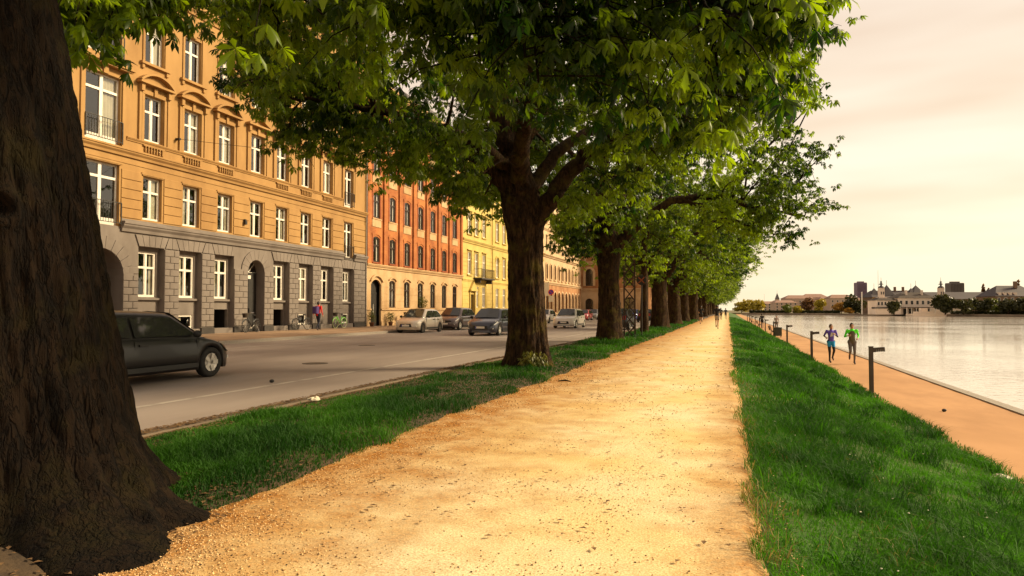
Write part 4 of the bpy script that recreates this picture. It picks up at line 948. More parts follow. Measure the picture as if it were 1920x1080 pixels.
# ------------------------------------------------------------------ horse chestnut trees
def bark_material(name, moss, k=1.0):
    m = bpy.data.materials.new(name); m.use_nodes = True; MATS[name] = m
    n, l = m.node_tree.nodes, m.node_tree.links; b = n['Principled BSDF']; b.inputs['Roughness'].default_value = 0.95; b.inputs['Specular IOR Level'].default_value = 0.15
    tc = n.new('ShaderNodeTexCoord'); mp = n.new('ShaderNodeMapping'); mp.inputs['Scale'].default_value = (1, 1, 0.22); l.new(tc.outputs['Object'], mp.inputs[0])
    def noise(s, d, src): 
        t = n.new('ShaderNodeTexNoise'); t.inputs['Scale'].default_value = s; t.inputs['Detail'].default_value = d; t.inputs['Roughness'].default_value = 0.65; l.new(src, t.inputs['Vector']); return t.outputs[0]
    def ramp(x, a, b_, ca, cb):
        r = n.new('ShaderNodeValToRGB'); r.color_ramp.elements[0].position = a; r.color_ramp.elements[1].position = b_
        r.color_ramp.elements[0].color = (*ca, 1); r.color_ramp.elements[1].color = (*cb, 1); l.new(x, r.inputs[0]); return r.outputs[0]
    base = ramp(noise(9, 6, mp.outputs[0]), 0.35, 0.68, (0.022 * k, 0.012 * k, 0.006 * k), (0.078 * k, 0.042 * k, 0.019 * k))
    def fissure(sc, w):
        sb = n.new('ShaderNodeMath'); sb.operation = 'SUBTRACT'; sb.inputs[1].default_value = 0.5; l.new(noise(sc, 3, mp.outputs[0]), sb.inputs[0])
        ab = n.new('ShaderNodeMath'); ab.operation = 'ABSOLUTE'; l.new(sb.outputs[0], ab.inputs[0])
        return ramp(ab.outputs[0], 0.0, w, (0.22, 0.19, 0.17), (1, 1, 1))
    f1, f2 = fissure(6.5, 0.05), fissure(15, 0.035)
    fm = n.new('ShaderNodeMix'); fm.data_type = 'RGBA'; fm.blend_type = 'MULTIPLY'; fm.inputs[0].default_value = 0.75; l.new(f1, fm.inputs[6]); l.new(f2, fm.inputs[7]); crack = fm.outputs[2]
    mu = n.new('ShaderNodeMix'); mu.data_type = 'RGBA'; mu.blend_type = 'MULTIPLY'; mu.inputs[0].default_value = 0.9
    l.new(base, mu.inputs[6]); l.new(crack, mu.inputs[7])
    mf = ramp(noise(2.3, 8, tc.outputs['Object']), 0.50, 0.66, (0, 0, 0), (moss, moss, moss))
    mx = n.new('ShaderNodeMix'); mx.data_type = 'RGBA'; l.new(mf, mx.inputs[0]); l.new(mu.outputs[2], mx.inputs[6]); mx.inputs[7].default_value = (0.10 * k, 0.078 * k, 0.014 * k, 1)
    l.new(mx.outputs[2], b.inputs['Base Color'])
    hh = n.new('ShaderNodeMath'); hh.operation = 'ADD'; l.new(crack, hh.inputs[0]); l.new(noise(30, 5, mp.outputs[0]), hh.inputs[1])
    bp = n.new('ShaderNodeBump'); bp.inputs['Strength'].default_value = 0.8; bp.inputs['Distance'].default_value = 0.03; l.new(hh.outputs[0], bp.inputs['Height']); l.new(bp.outputs[0], b.inputs['Normal'])
bark_material('bark', 0.75, 0.8); bark_material('bark_far', 0.45); bark_material('bark_shaded', 0.5, 0.19)  # the near tree's darker copy has its deep shade put into the bark colour
leaf_mat('chestnut_leaf', (0.007, 0.026, 0.002), (0.13, 0.20, 0.0065), (2.55, 2.45, 0.6), 0.56, 0.42)

# where foliage is pruned back: the limbs over the street and the sky side were cut to this outline
OUTLINE = [(100, -600), (95, 70), (120, 125), (160, 95), (205, 118), (235, 75), (262, 30), (305, 60), (350, 45), (362, -20), (392, -20), (398, 70), (440, 100), (412, 165), (470, 215),
           (520, 215), (512, 285), (590, 318), (660, 330), (690, 296), (705, 345), (785, 340), (800, 365), (880, 425), (950, 402), (985, 385), (1025, 380), (1040, 455), (1065, 508), (1112, 502), (1130, 528),
           (1170, 560), (1260, 560), (1330, 590), (1400, 590), (1445, 545), (1420, 520), (1480, 490), (1470, 462), (1535, 440), (1500, 415), (1604, 385), (1560, 362), (1500, 330), (1568, 275), (1515, 255), (1475, 215),
           (1556, 165), (1500, 120), (1592, 52), (1560, 20), (1575, -600)]
def in_outline(P, jit=14.0):
    x, y, d = project(P); n = len(P)
    x = x + RNG.normal(0, jit, n); y = y + RNG.normal(0, jit, n)
    ins = np.zeros(n, bool); k = len(OUTLINE)
    for i in range(k):
        (xa, ya), (xb, yb) = OUTLINE[i], OUTLINE[(i + 1) % k]
        if ya == yb: continue
        c = ((ya > y) != (yb > y)) & (x < (xb - xa) * (y - ya) / (yb - ya) + xa); ins ^= c
    off = (d < 0.3) | (x < -120) | (x > 2050) | (y < -120)
    return ins | off

def np_tubes(T, k):
    """T: list of (pts (n,3), radii (n)) -> V, F quads"""
    Vs, Fs, o = [], [], 0
    th = np.arange(k) * 2 * PI / k; ct, st = np.cos(th), np.sin(th)
    for pts, rad in T:
        n = len(pts); d = np.gradient(pts, axis=0); d /= np.linalg.norm(d, axis=1)[:, None] + 1e-9
        ref = np.array([0.31, 0.17, 0.94]) if abs(d[0, 2]) < 0.85 else np.array([0.9, 0.3, 0.1])
        a = np.cross(d, ref); a /= np.linalg.norm(a, axis=1)[:, None] + 1e-9; b = np.cross(a, d)
        V = pts[:, None, :] + (a[:, None, :] * ct[None, :, None] + b[:, None, :] * st[None, :, None]) * np.asarray(rad)[:, None, None]
        Vs.append(V.reshape(-1, 3)); i = np.arange(n * k).reshape(n, k) + o; j = np.roll(i, -1, 1)
        Fs.append(np.stack([i[:-1], j[:-1], j[1:], i[1:]], -1).reshape(-1, 4)); o += n * k
    return np.concatenate(Vs), np.concatenate(Fs)
def bez(p0, p1, p2, p3, n):
    t = np.linspace(0, 1, n)[:, None]; return (1 - t) ** 3 * p0 + 3 * (1 - t) ** 2 * t * p1 + 3 * (1 - t) * t ** 2 * p2 + t ** 3 * p3
def smooth_path(P, n):
    P = np.asarray(P, float); m = len(P); t = np.linspace(0, m - 1, n); out = []
    for u in t:
        i = min(int(u), m - 2); f = u - i; p0, p1, p2, p3 = P[max(i - 1, 0)], P[i], P[i + 1], P[min(i + 2, m - 1)]
        out.append(0.5 * ((2 * p1) + (-p0 + p2) * f + (2 * p0 - 5 * p1 + 4 * p2 - p3) * f ** 2 + (-p0 + 3 * p1 - 3 * p2 + p3) * f ** 3))
    return np.array(out)
def unit(n, g):
    v = g.normal(0, 1, (n, 3)); return v / np.linalg.norm(v, axis=1)[:, None]
LEAF_A = np.radians([0, 48, -48, 96, -96, 150, -150])
def leaf_arrays(S, g, per=5, size=0.18, nl=6, fold=True, tint0=None):
    """S (n,3) shoot positions: a whorl of hand-shaped drooping leaves at each"""
    n = len(S) * per; P = np.repeat(S, per, 0); az = np.tile(np.arange(per) * 2 * PI / per, len(S)) + np.repeat(g.random(len(S)) * 7, per) + g.normal(0, .35, n)
    pet = 0.07 + 0.13 * g.random(n); el = g.normal(0.1, 0.4, n)
    P = P + np.stack([np.cos(az) * np.cos(el) * pet, np.sin(az) * np.cos(el) * pet, np.sin(el) * pet], -1)
    ta = g.normal(0.35, 0.35, n); ro = g.normal(0, 0.3, n)     # tilt forward and roll
    sz = size * (0.6 + 0.6 * g.random(n))
    ang = LEAF_A[:nl]; ln = 1 - 0.42 * np.abs(ang) / 2.6
    dr = 0.55 + 0.4 * g.random((n, 1)) + 0.12 * g.normal(0, 1, (n, nl))
    ca, sa = np.cos(ang)[None], np.sin(ang)[None]; cp, sp = np.cos(dr), np.sin(dr)
    D = np.stack([ca * cp, sa * cp, -sp], -1) * ln[None, :, None]; W = np.stack([-sa + 0 * cp, ca + 0 * cp, 0 * cp], -1); N = np.cross(D, W)
    L = []
    if fold:
        tw = 0.155
        L = [0 * D, D * .62 + W * tw * ln[None, :, None] - N * .02, D * .62 - W * tw * ln[None, :, None] - N * .02, D * .60 + N * .055, D * 1.0 - N * .10]
        f = np.array([[0, 3, 1], [0, 2, 3], [1, 3, 4], [3, 2, 4]])
    else:
        L = [0 * D, D * .62 + W * .15, D * .62 - W * .15, D * 1.0 - N * .08]; f = np.array([[0, 2, 1], [1, 2, 3]])
    V = np.stack(L, 2); nv = V.shape[2]                        # n, nl, nv, 3
    V = V.reshape(n, nl * nv, 3) * sz[:, None, None]
    c, s = np.cos(ro)[:, None], np.sin(ro)[:, None]; V = np.stack([V[..., 0], V[..., 1] * c - V[..., 2] * s, V[..., 1] * s + V[..., 2] * c], -1)
    c, s = np.cos(ta)[:, None], np.sin(ta)[:, None]; V = np.stack([V[..., 0] * c + V[..., 2] * s, V[..., 1], -V[..., 0] * s + V[..., 2] * c], -1)
    c, s = np.cos(az)[:, None], np.sin(az)[:, None]; V = np.stack([V[..., 0] * c - V[..., 1] * s, V[..., 0] * s + V[..., 1] * c, V[..., 2]], -1)
    V = V + P[:, None, :]
    F = (np.arange(n * nl)[:, None, None] * nv + f[None]).reshape(-1, 3)
    t = np.repeat(np.clip(0.45 + 0.22 * g.normal(0, 1, len(S)), 0, 1), per) if tint0 is None else np.repeat(tint0, per)
    t = np.clip(t + 0.10 * g.normal(0, 1, n), 0, 1)
    return V.reshape(-1, 3), F, np.repeat(t, nl * nv)
def leaves_mesh(name, S, g, per, size, nl, fold, m='chestnut_leaf', tint0=None, base=None):
    if base is None: V, F, t = leaf_arrays(S, g, per, size, nl, fold, tint0)
    else:      # full leaves where they can be seen, sparser and simpler ones high above
        x, y, d = project(S + base); vis = (d > .3) & (x > -60) & (x < 1980) & (y > -60) & (y < 1140)
        a = leaf_arrays(S[vis], g, per, size, nl, fold, tint0[vis]); h = ~vis & (g.random(len(S)) < .55)
        b = leaf_arrays(S[h], g, 4, size * 1.45, 5, False, tint0[h])
        V = np.concatenate([a[0], b[0]]); F = np.concatenate([a[1], b[1] + len(a[0])]); t = np.concatenate([a[2], b[2]])
    return tri_mesh(name, V, F, m, t)

def bark_trunk(name, path, rad, ns, nz, m, amp=0.035, flare=None, knots=(), seed=0):
    P = smooth_path(path, nz); r = np.interp(np.linspace(0, 1, nz), np.linspace(0, 1, len(rad)), rad)
    th = np.arange(ns) * 2 * PI / ns; T, Z = np.meshgrid(th, P[:, 2]); Rr = np.repeat(r[:, None], ns, 1)
    if flare is not None: Rr = Rr + flare(T, Z)
    q = 2.6; a = vnoise(np.cos(T) * q * 2.2 + seed + 9, np.sin(T) * q * 2.2 + 9, Z * 1.3 + 9); b2 = vnoise(np.cos(T) * q * 5 + seed + 19, np.sin(T) * q * 5 + 19, Z * 2.6 + 19)
    c2 = fbm(np.cos(T) * q * 9 + 31, np.sin(T) * q * 9 + 31, Z * 7 + 31, 3)
    ridge = 1 - np.abs(2 * b2 - 1); Rr = Rr * (1 + 0.14 * (a - 0.5)) + amp * (ridge - 0.6) + amp * 0.7 * (c2 - 0.5)
    for (t0, z0, s) in knots:
        dt = np.angle(np.exp(1j * (T - t0))) * Rr; d = np.sqrt(dt ** 2 + (Z - z0) ** 2) / s
        Rr = Rr + s * (0.55 * np.exp(-((d - 1) / 0.4) ** 2) - 0.7 * np.exp(-(d / 0.6) ** 2) + .25 * np.exp(-(d / 2.2) ** 2))
    X = P[:, 0][:, None] + Rr * np.cos(T); Y = P[:, 1][:, None] + Rr * np.sin(T)
    i = np.arange(nz * ns).reshape(nz, ns); j = np.roll(i, -1, 1); F = np.stack([i[:-1], j[:-1], j[1:], i[1:]], -1).reshape(-1, 4)
    return tri_mesh(name, np.stack([X, Y, Z], -1).reshape(-1, 3), F, m, smooth=True, nper=4)

def cam_frame(P):
    """[right, away, up] seen from the footpath -> local x, y, z"""
    P = np.asarray(P, float); return np.stack([P[:, 0] * RGT.x + P[:, 1] * FWD.x, P[:, 0] * RGT.y + P[:, 1] * FWD.y, P[:, 2]], -1)

def build_tree(name, label, base, trunk_me, limbs, env, nsec, ntw, seed, bark, leaf=0.18, per=5, nl=6, fold=True, prune=False, group=None, nsh=3, extra=None, twig_r=1.0, keepfn=None):
    """limbs: list of (pts local, r0, r1); env: (cx,cy,cz,rx,ry,rup,rdown)"""
    g = np.random.default_rng(seed); base = np.array(base, float)
    root = thing(name, label, 'tree', base, 0, group); link('trunk', trunk_me, root)
    LP, LR = [], []
    wood = []
    for (pts, r0, r1) in limbs:
        p = smooth_path(pts, 26); p[1:-1] += g.normal(0, 0.035, (24, 3)); r = np.linspace(r0, r1, 26) ** 1.0
        V, F = np_tubes([(p, r)], 12); link('limb', tri_mesh('limb', V, F, bark, smooth=True, nper=4), root); LP.append(p[5:]); LR.append(r[5:])
    LPa = np.concatenate(LP); LRa = np.concatenate(LR)
    cx, cy, cz, rx, ry, ru, rd = env
    # evenly spread targets through the crown's shell
    cand = unit(nsec * 9, g); cand = cand * (0.62 + 0.40 * g.random((len(cand), 1)) ** 0.6)
    pts = [cand[0]]; rest = cand[1:]; dmin = np.linalg.norm(rest - pts[0], axis=1)
    while len(pts) < nsec:
        k = int(np.argmax(dmin)); pts.append(rest[k]); dmin = np.minimum(dmin, np.linalg.norm(rest - rest[k], axis=1))
    Tt = np.array(pts) * (1 + 0.06 * g.normal(0, 1, (nsec, 1))); up = Tt[:, 2] > 0
    Tt = np.stack([cx + Tt[:, 0] * rx, cy + Tt[:, 1] * ry, cz + np.where(up, Tt[:, 2] * ru, Tt[:, 2] * rd)], -1)
    if extra is not None: Tt = np.concatenate([Tt, np.asarray(extra, float)])
    twigs, shoots, stint = [], [], []
    for t in Tt:
        d = np.linalg.norm(LPa - t, axis=1) + 0.4 * np.maximum(0, LPa[:, 2] - t[2]); k = int(np.argmin(d)); s = LPa[k]; L = np.linalg.norm(t - s)
        out = t - np.array([cx, cy, cz - 2.0]); out /= np.linalg.norm(out) + 1e-6
        c1 = s + (t - s) * 0.35 + np.array([0, 0, 0.12 * L]) + g.normal(0, 0.08 * L, 3); c2 = s + (t - s) * 0.72 + np.array([0, 0, 0.10 * L]) + g.normal(0, 0.06 * L, 3)
        q = bez(s, c1, c2, t, 9); r0 = min(LRa[k] * 0.6, 0.02 + 0.016 * L) * twig_r
        twigs.append((q, np.linspace(r0, 0.012, 9))); tn = np.clip(0.45 + 0.32 * g.normal(), 0, 1)
        for j in range(ntw):
            u = 0.28 + 0.72 * (j + g.random()) / ntw; i = min(int(u * 8), 7); f = u * 8 - i; p0 = q[i] * (1 - f) + q[i + 1] * f
            dv = unit(1, g)[0] * np.array([1, 1, 0.55]) + 0.55 * out; dv /= np.linalg.norm(dv); l = (0.55 + 0.8 * g.random()) * (1 if L > 1 else 0.7)
            p1 = p0 + dv * l * 0.6 + np.array([0, 0, 0.05]); p2 = p0 + dv * l + np.array([0, 0, -0.10 * l])
            twigs.append((np.array([p0, p1, p2]), np.array([0.011, 0.008, 0.004]) * twig_r))
            for e in range(nsh):
                w = 1 - e / nsh * 0.75; sp = p0 * (1 - w) + p1 * w if w < 0.6 else p1 * (1 - (w - .6) / .4) + p2 * ((w - .6) / .4)
                shoots.append(sp + g.normal(0, 0.07, 3)); stint.append(tn)
    S = np.array(shoots); tint = np.clip(np.array(stint) + 0.14 * g.normal(0, 1, len(S)), 0, 1)
    if prune:
        ok = in_outline(S + base)
        if keepfn is not None: ok &= keepfn(S + base)
        S, tint = S[ok], tint[ok]
        tw2 = []
        ends = np.array([t[0][-1] for t in twigs]) + base; ok = in_outline(ends, 4)
        if keepfn is not None: ok &= keepfn(ends)
        twigs = [t for t, o in zip(twigs, ok) if o]
    big = [t for t in twigs if len(t[0]) > 3]; sm = [t for t in twigs if len(t[0]) == 3]
    V1, F1 = np_tubes(big, 5); V2, F2 = np_tubes(sm, 3)
    link('branches', tri_mesh('branches', np.concatenate([V1, V2]), np.concatenate([F1, F2 + len(V1)]), bark, smooth=True, nper=4), root)['kind'] = 'stuff'
    link('crown', leaves_mesh('crown', S, g, per, leaf, nl, fold, tint0=tint, base=base if prune else None), root)['kind'] = 'stuff'
    return root

# --- the great tree in the middle of the picture
def mid_flare(T, Z):
    f = np.exp(-Z / 0.35) * 0.20; return f * (0.7 + 0.5 * np.cos(3 * T + 0.6) + 0.35 * np.cos(5 * T + 2.0)) + 0.07 * np.exp(-((Z - 3.9) / 0.7) ** 2)
tb = (-4.69, 16.0, 0.0); fa = math.atan2(-FWD.y, -FWD.x)   # bearing that faces the footpath viewer
me = bark_trunk('trunk', [(0, 0, -.15), (0.02, 0, 1), (-0.02, 0, 2.4), (-.04, 0, 3.3), (-.18, .05, 4.3), (-.36, .12, 5.2), (-.45, .16, 6.0)], [.53, .45, .415, .40, .41, .36, .30], 120, 190, 'bark', .05, mid_flare, [(fa + .18, 4.42, .12), (fa + .75, 3.6, .09), (fa - .5, 4.1, .08)], 3)
LB = [(cam_frame([(-.40, .1, 5.3), (-.55, .2, 6.6), (-.5, .4, 8.6), (-.3, .3, 12.4)]), .33, .08),
      (cam_frame([(.10, -.05, 3.45), (.52, -.12, 4.05), (1.2, -.2, 4.95), (1.9, -.25, 5.5), (3.4, -.3, 6.3), (5.4, -.2, 7.2)]), .29, .05),
      (cam_frame([(.1, .05, 4.3), (.6, .3, 5.2), (1.6, .8, 6.0), (3.2, 1.6, 6.6), (5, 2.4, 6.6)]), .20, .05),
      (cam_frame([(-.35, 0, 4.4), (-1.2, 0, 5.2), (-2.8, -.2, 6), (-5.0, -.3, 6.9)]), .25, .04),
      (cam_frame([(-.35, -.1, 4.9), (-1.6, -.9, 5.5), (-3.4, -1.5, 5.9), (-5.2, -1.8, 6.1)]), .17, .03),
      (cam_frame([(-.2, -.2, 4.6), (-.1, -1.5, 5.6), (.1, -3.4, 6.6), (.3, -6, 7.2)]), .24, .05),
      (cam_frame([(-.2, .2, 4.6), (.0, 2, 6), (.2, 5, 7.5)]), .24, .05),
      (cam_frame([(-.35, .1, 5.3), (.5, .2, 6.6), (2.1, .4, 8.8), (3.6, .5, 11)]), .25, .06),
      (cam_frame([(-.45, .2, 5.8), (-1.8, .3, 8), (-3.4, .1, 10.5)]), .22, .06)]
def sprays(L, base): return [np.array(at(px, d, zat(py, d))) - np.array(base) for (px, py, d) in L]
EXM = sprays([(430, 150, 17), (470, 90, 16), (440, 60, 18), (520, 180, 16), (560, 250, 17), (540, 285, 18), (600, 290, 16), (620, 220, 15), (660, 300, 17), (700, 250, 15), (720, 320, 18), (770, 310, 16), (830, 330, 17), (860, 385, 18), (900, 390, 17.5),
              (640, 120, 14), (720, 150, 13), (780, 220, 13.5), (850, 260, 14), (900, 330, 15), (580, 130, 16), (690, 60, 13), (820, 120, 12), (1050, 220, 14), (1120, 280, 15), (1180, 250, 14), (1240, 300, 16), (1300, 220, 14), (1380, 260, 15), (1420, 150, 14), (1350, 120, 13), (1250, 150, 13), (1150, 130, 12.5), (1400, 60, 14), (1450, 120, 14.5), (1500, 60, 15), (1480, 20, 14.5), (1430, 190, 15), (1540, 50, 15), (1490, 150, 15)], tb)
def open_fork(P):
    # the crown is open round the fork, where the limbs carry no leaves
    x, y, d = project(P); poly = [(900, 420), (915, 285), (960, 235), (1050, 250), (1110, 275), (1100, 330), (1040, 385), (1015, 430)]
    ins = np.zeros(len(P), bool)
    for i in range(len(poly)):
        (xa, ya), (xb, yb) = poly[i], poly[(i + 1) % len(poly)]
        if ya != yb: ins ^= ((ya > y) != (yb > y)) & (x < (xb - xa) * (y - ya) / (yb - ya) + xa)
    return ~(ins & (d < 17.2) & (d > .3))
build_tree('chestnut_tree', 'large chestnut tree with forked mossy trunk standing in the middle of the view', tb, me, LB, (0, 0, 8.7, 7.9, 7.6, 6.2, 4.5), 190, 10, 21, 'bark', .20, 5, 6, True, True, 'chestnut trees along the path', extra=EXM, keepfn=open_fork)

# --- the dark tree at the near corner
def near_flare(T, Z):
    r = 0
    for (t0, a, w, h) in ((-.30, .80, .36, .26), (.35, .45, .30, .30), (-1.0, .30, .30, .22), (1.2, .5, .4, .3), (2.3, .5, .5, .3), (-2.2, .22, .5, .25), (-1.6, .18, .25, .2)):
        dt = np.angle(np.exp(1j * (T - t0))); r = r + a * np.exp(-(dt / w) ** 2) * np.exp(-np.clip(Z, 0, 9) / h)
    return r * (0.85 + 0.3 * vnoise(T * 6 + 40, Z * 7 + 3, 0 * T + 5)) + 0.12 * np.exp(-np.clip(Z, 0, 9) / 0.5)
nb = (-4.70, 3.50, 0.0)
tr1 = bark_trunk('trunk', [tuple(p) for p in cam_frame([(.06, 0, -.12), (.04, 0, .5), (-.06, 0, 1.4), (-.26, 0, 2.6), (-.5, .05, 3.8), (-.62, .1, 5.0)])], [.62, .61, .58, .55, .54, .52], 170, 220, 'bark_shaded', .055, near_flare, [(-.6, 2.1, .1)], 7)
LN = [(cam_frame([(-.55, 0, 4.2), (-1.6, -.2, 5.6), (-3.5, -.5, 7.5)]), .28, .05),
      (cam_frame([(-.55, .1, 4.6), (-.6, .1, 6.5), (-.4, .2, 10.5)]), .42, .08),
      (cam_frame([(-.4, .1, 4.2), (.7, .5, 5.0), (2.4, 1.3, 5.2), (4.4, 2.2, 5.0), (5.9, 2.8, 4.6)]), .24, .03),
      (cam_frame([(-.4, .2, 4.3), (.0, 1.7, 5.1), (.4, 3.6, 5.8), (.7, 5.6, 6.2)]), .26, .04),
      (cam_frame([(-.5, -.2, 4.4), (.3, -1.5, 5.6), (1.5, -3.5, 7)]), .24, .05),
      (cam_frame([(-.6, .1, 5.4), (1.0, .8, 7.0), (3.4, 1.2, 8.8)]), .24, .05),
      (cam_frame([(-.7, .2, 4.4), (-1.5, 1.4, 5.1), (-2.3, 2.8, 5.3), (-2.6, 4.0, 5.2)]), .18, .03)]
# low sprays that hang into the top of the view
EX = sprays([(1330, 5, 5.8), (1400, 20, 5.6), (1470, 12, 5.6), (1540, 5, 5.9), (1290, -40, 5.5), (1450, -50, 5.6), (930, 60, 6.6), (985, 110, 6.4), (1060, 60, 6.6), (900, 120, 7.0), (840, 60, 7.0), (1010, 150, 6.3), (1130, 20, 6.2),
             (760, 30, 7.2), (690, 60, 7.6), (600, 20, 7.8), (520, 40, 8.2), (170, 60, 7.4), (230, 20, 7.2), (130, 90, 6.6), (270, -30, 7.0), (110, 20, 6.4), (200, -20, 7), (450, -30, 8), (660, -60, 7), (880, -40, 6.6), (1080, -60, 6)], nb)
def clear_of_viewer(P): return (np.linalg.norm(P - np.array([0, 0, EYE]), axis=1) > 4.6) & open_fork(P)
build_tree('chestnut_tree', 'nearest chestnut tree, its dark mossy trunk with spreading roots cut by the picture edge', nb, tr1, LN, (0.6, 0.9, 8.0, 6.8, 6.6, 6, 3.6), 72, 12, 33, 'bark_shaded', .175, 5, 7, True, True, 'chestnut trees along the path', extra=EX, keepfn=clear_of_viewer)

# --- the third tree, one long limb reaching over the path
tt = (-5.05, 30.4, 0.0)
me = bark_trunk('trunk', [(0, 0, -.1), (0, 0, 1.2), (-.03, 0, 2.6), (-.05, 0, 3.8), (-.2, .05, 5), (-.3, .1, 6.2)], [.55, .50, .45, .47, .42, .30], 72, 110, 'bark', .045, lambda T, Z: .16 * np.exp(-Z / .35) * (.7 + .5 * np.cos(4 * T)) + .12 * np.exp(-((Z - 4.3) / .6) ** 2), [(fa + .1, 4.75, .15), (fa - .4, 4.2, .12), (fa + .6, 4.0, .1)], 11)
LT = [(cam_frame([(.1, 0, 4.0), (.7, -.05, 4.7), (1.6, -.2, 5.5), (2.9, -.3, 6.3), (4.8, -.3, 6.45), (6.6, -.3, 5.95), (8.6, -.4, 5.6)]), .30, .05),
      (cam_frame([(3.0, -.3, 6.3), (4.6, -.6, 5.9), (6.2, -.8, 5.0), (7.4, -.9, 4.7)]), .12, .03),
      (cam_frame([(-.1, .1, 5.5), (-.2, .2, 8), (0, .3, 12)]), .32, .07), (cam_frame([(-.2, 0, 4.8), (-1.6, -.2, 5.8), (-4, -.5, 6.6)]), .24, .05),
      (cam_frame([(-.1, -.1, 5), (.2, -2.4, 6.6), (.4, -5.5, 7.4)]), .24, .05), (cam_frame([(-.1, .1, 5), (.3, 2.5, 6.8), (.4, 6, 7.6)]), .24, .05),
      (cam_frame([(-.1, .1, 5.6), (1.6, .2, 8), (3.8, .3, 10)]), .24, .05), (cam_frame([(-.2, .1, 5.8), (-1.6, .2, 8.4), (-3.4, .2, 10.4)]), .2, .05)]
build_tree('chestnut_tree', 'chestnut tree with a long low limb arching over the path beside the lattice mast', tt, me, LT, (.4, 0, 8.7, 8.6, 8.0, 6.0, 4.4), 170, 9, 44, 'bark', .20, 5, 6, False, True, 'chestnut trees along the path', extra=sprays([(1045, 470, 29), (1075, 490, 30), (1060, 440, 28), (1100, 450, 29), (1085, 420, 27), (1200, 430, 28), (1250, 460, 30), (1330, 430, 28), (1400, 440, 29), (1450, 400, 28), (1500, 390, 27), (1560, 383, 28), (1480, 440, 29), (1500, 230, 26), (1540, 270, 27), (1470, 280, 25), (1450, 330, 26), (1510, 330, 27), (1430, 230, 25), (1480, 190, 25), (1530, 165, 25), (1560, 275, 27), (1400, 330, 26), (1440, 380, 27), (1350, 380, 27)], tt))

# --- a slim young tree
me = bark_trunk('trunk', [(0, 0, -.1), (0, 0, 1.5), (.03, 0, 3), (0, 0, 5), (.05, 0, 7)], [.27, .22, .20, .17, .08], 24, 40, 'bark_far', .02)
build_tree('young_tree', 'slim young tree in the verge just past the lattice mast', (-4.74, 41.0, 0), me, [(cam_frame([(0, 0, 3.8), (1, 0, 5.2), (2, 0, 6.3)]), .09, .03), (cam_frame([(0, 0, 4), (-1, 0.2, 5.4), (-2, .3, 6.5)]), .09, .03), (cam_frame([(0, 0, 5), (.2, -1, 6.5), (.3, -1.6, 8)]), .09, .03)],
           (0, 0, 6.6, 3.2, 3.2, 2.6, 2.4), 34, 8, 55, 'bark_far', .22, 4, 5, False, True, 'chestnut trees along the path')

# --- the rest of the row: two builds, turned and copied
def row_tree(seed, label):
    g = np.random.default_rng(seed)
    me = bark_trunk('trunk', [(0, 0, -.1), (.02, 0, 1.2), (-.02, 0, 2.8), (0, .03, 4), (.05, .05, 5.5)], [.68, .60, .55, .58, .40], 40, 60, 'bark_far', .05, lambda T, Z: .16 * np.exp(-Z / .4) * (.8 + .4 * np.cos(4 * T)), (), seed)
    lb = []
    for k in range(7):
        a = 2 * PI * k / 7 + g.normal(0, .2); s = 1 if k % 2 else .8; c_, s_ = math.cos(a), math.sin(a)
        lb.append(([(c_ * .2, s_ * .2, 3.6), (c_ * 1.3, s_ * 1.3, 4.9), (c_ * 3.2 * s, s_ * 3.2 * s, 6.2 + g.random()), (c_ * 5.6 * s, s_ * 5.6 * s, 6.6 + 2 * g.random())], .24, .05))
    lb.append(([(0, 0, 5), (.1, .1, 7.5), (.2, 0, 11.5)], .35, .07))
    return build_tree('chestnut_tree', label, (-4.9, 52.0, 0), me, lb, (0, 0, 8.4, 8.3, 8.0, 5.6, 4.5), 130, 10, seed, 'bark_far', .25, 4, 5, False, False, 'chestnut trees along the path')
rowA = row_tree(61, 'fourth full grown chestnut of the row, first thick trunk past the slim young tree')
rowB = row_tree(62, 'fifth full grown chestnut of the row, second thick trunk past the slim young tree'); rowB.location = (-4.9, 66.5, 0.05)
ORD = ['sixth', 'seventh', 'eighth', 'ninth', 'tenth', 'eleventh', 'twelfth']
for k, y in enumerate((81, 96, 111, 126, 141, 158, 176)):
    c = copy_tree(rowA if k % 2 == 0 else rowB); c.location = (-4.9 + 0.4 * math.sin(k * 2.1), y, 0.05); c.rotation_euler = (0, 0, 1.3 + k * 1.9); sc_ = 1.0 + 0.10 * math.sin(k * 1.7); c.scale = (sc_, sc_, sc_)
    c['label'] = ORD[k] + ' full grown chestnut of the row receding beside the path'
for k, y in enumerate((198, 222, 248, 276, 306, 338)):
    c = copy_tree(rowB if k % 2 == 0 else rowA); c.location = (-4.9 + 0.5 * math.sin(k * 1.3), y, 0.05); c.rotation_euler = (0, 0, 0.7 + k * 2.3)
    c['label'] = 'far chestnut tree at the distant end of the row, merged with its neighbours'; c['group'] = 'far chestnuts at the end of the row'
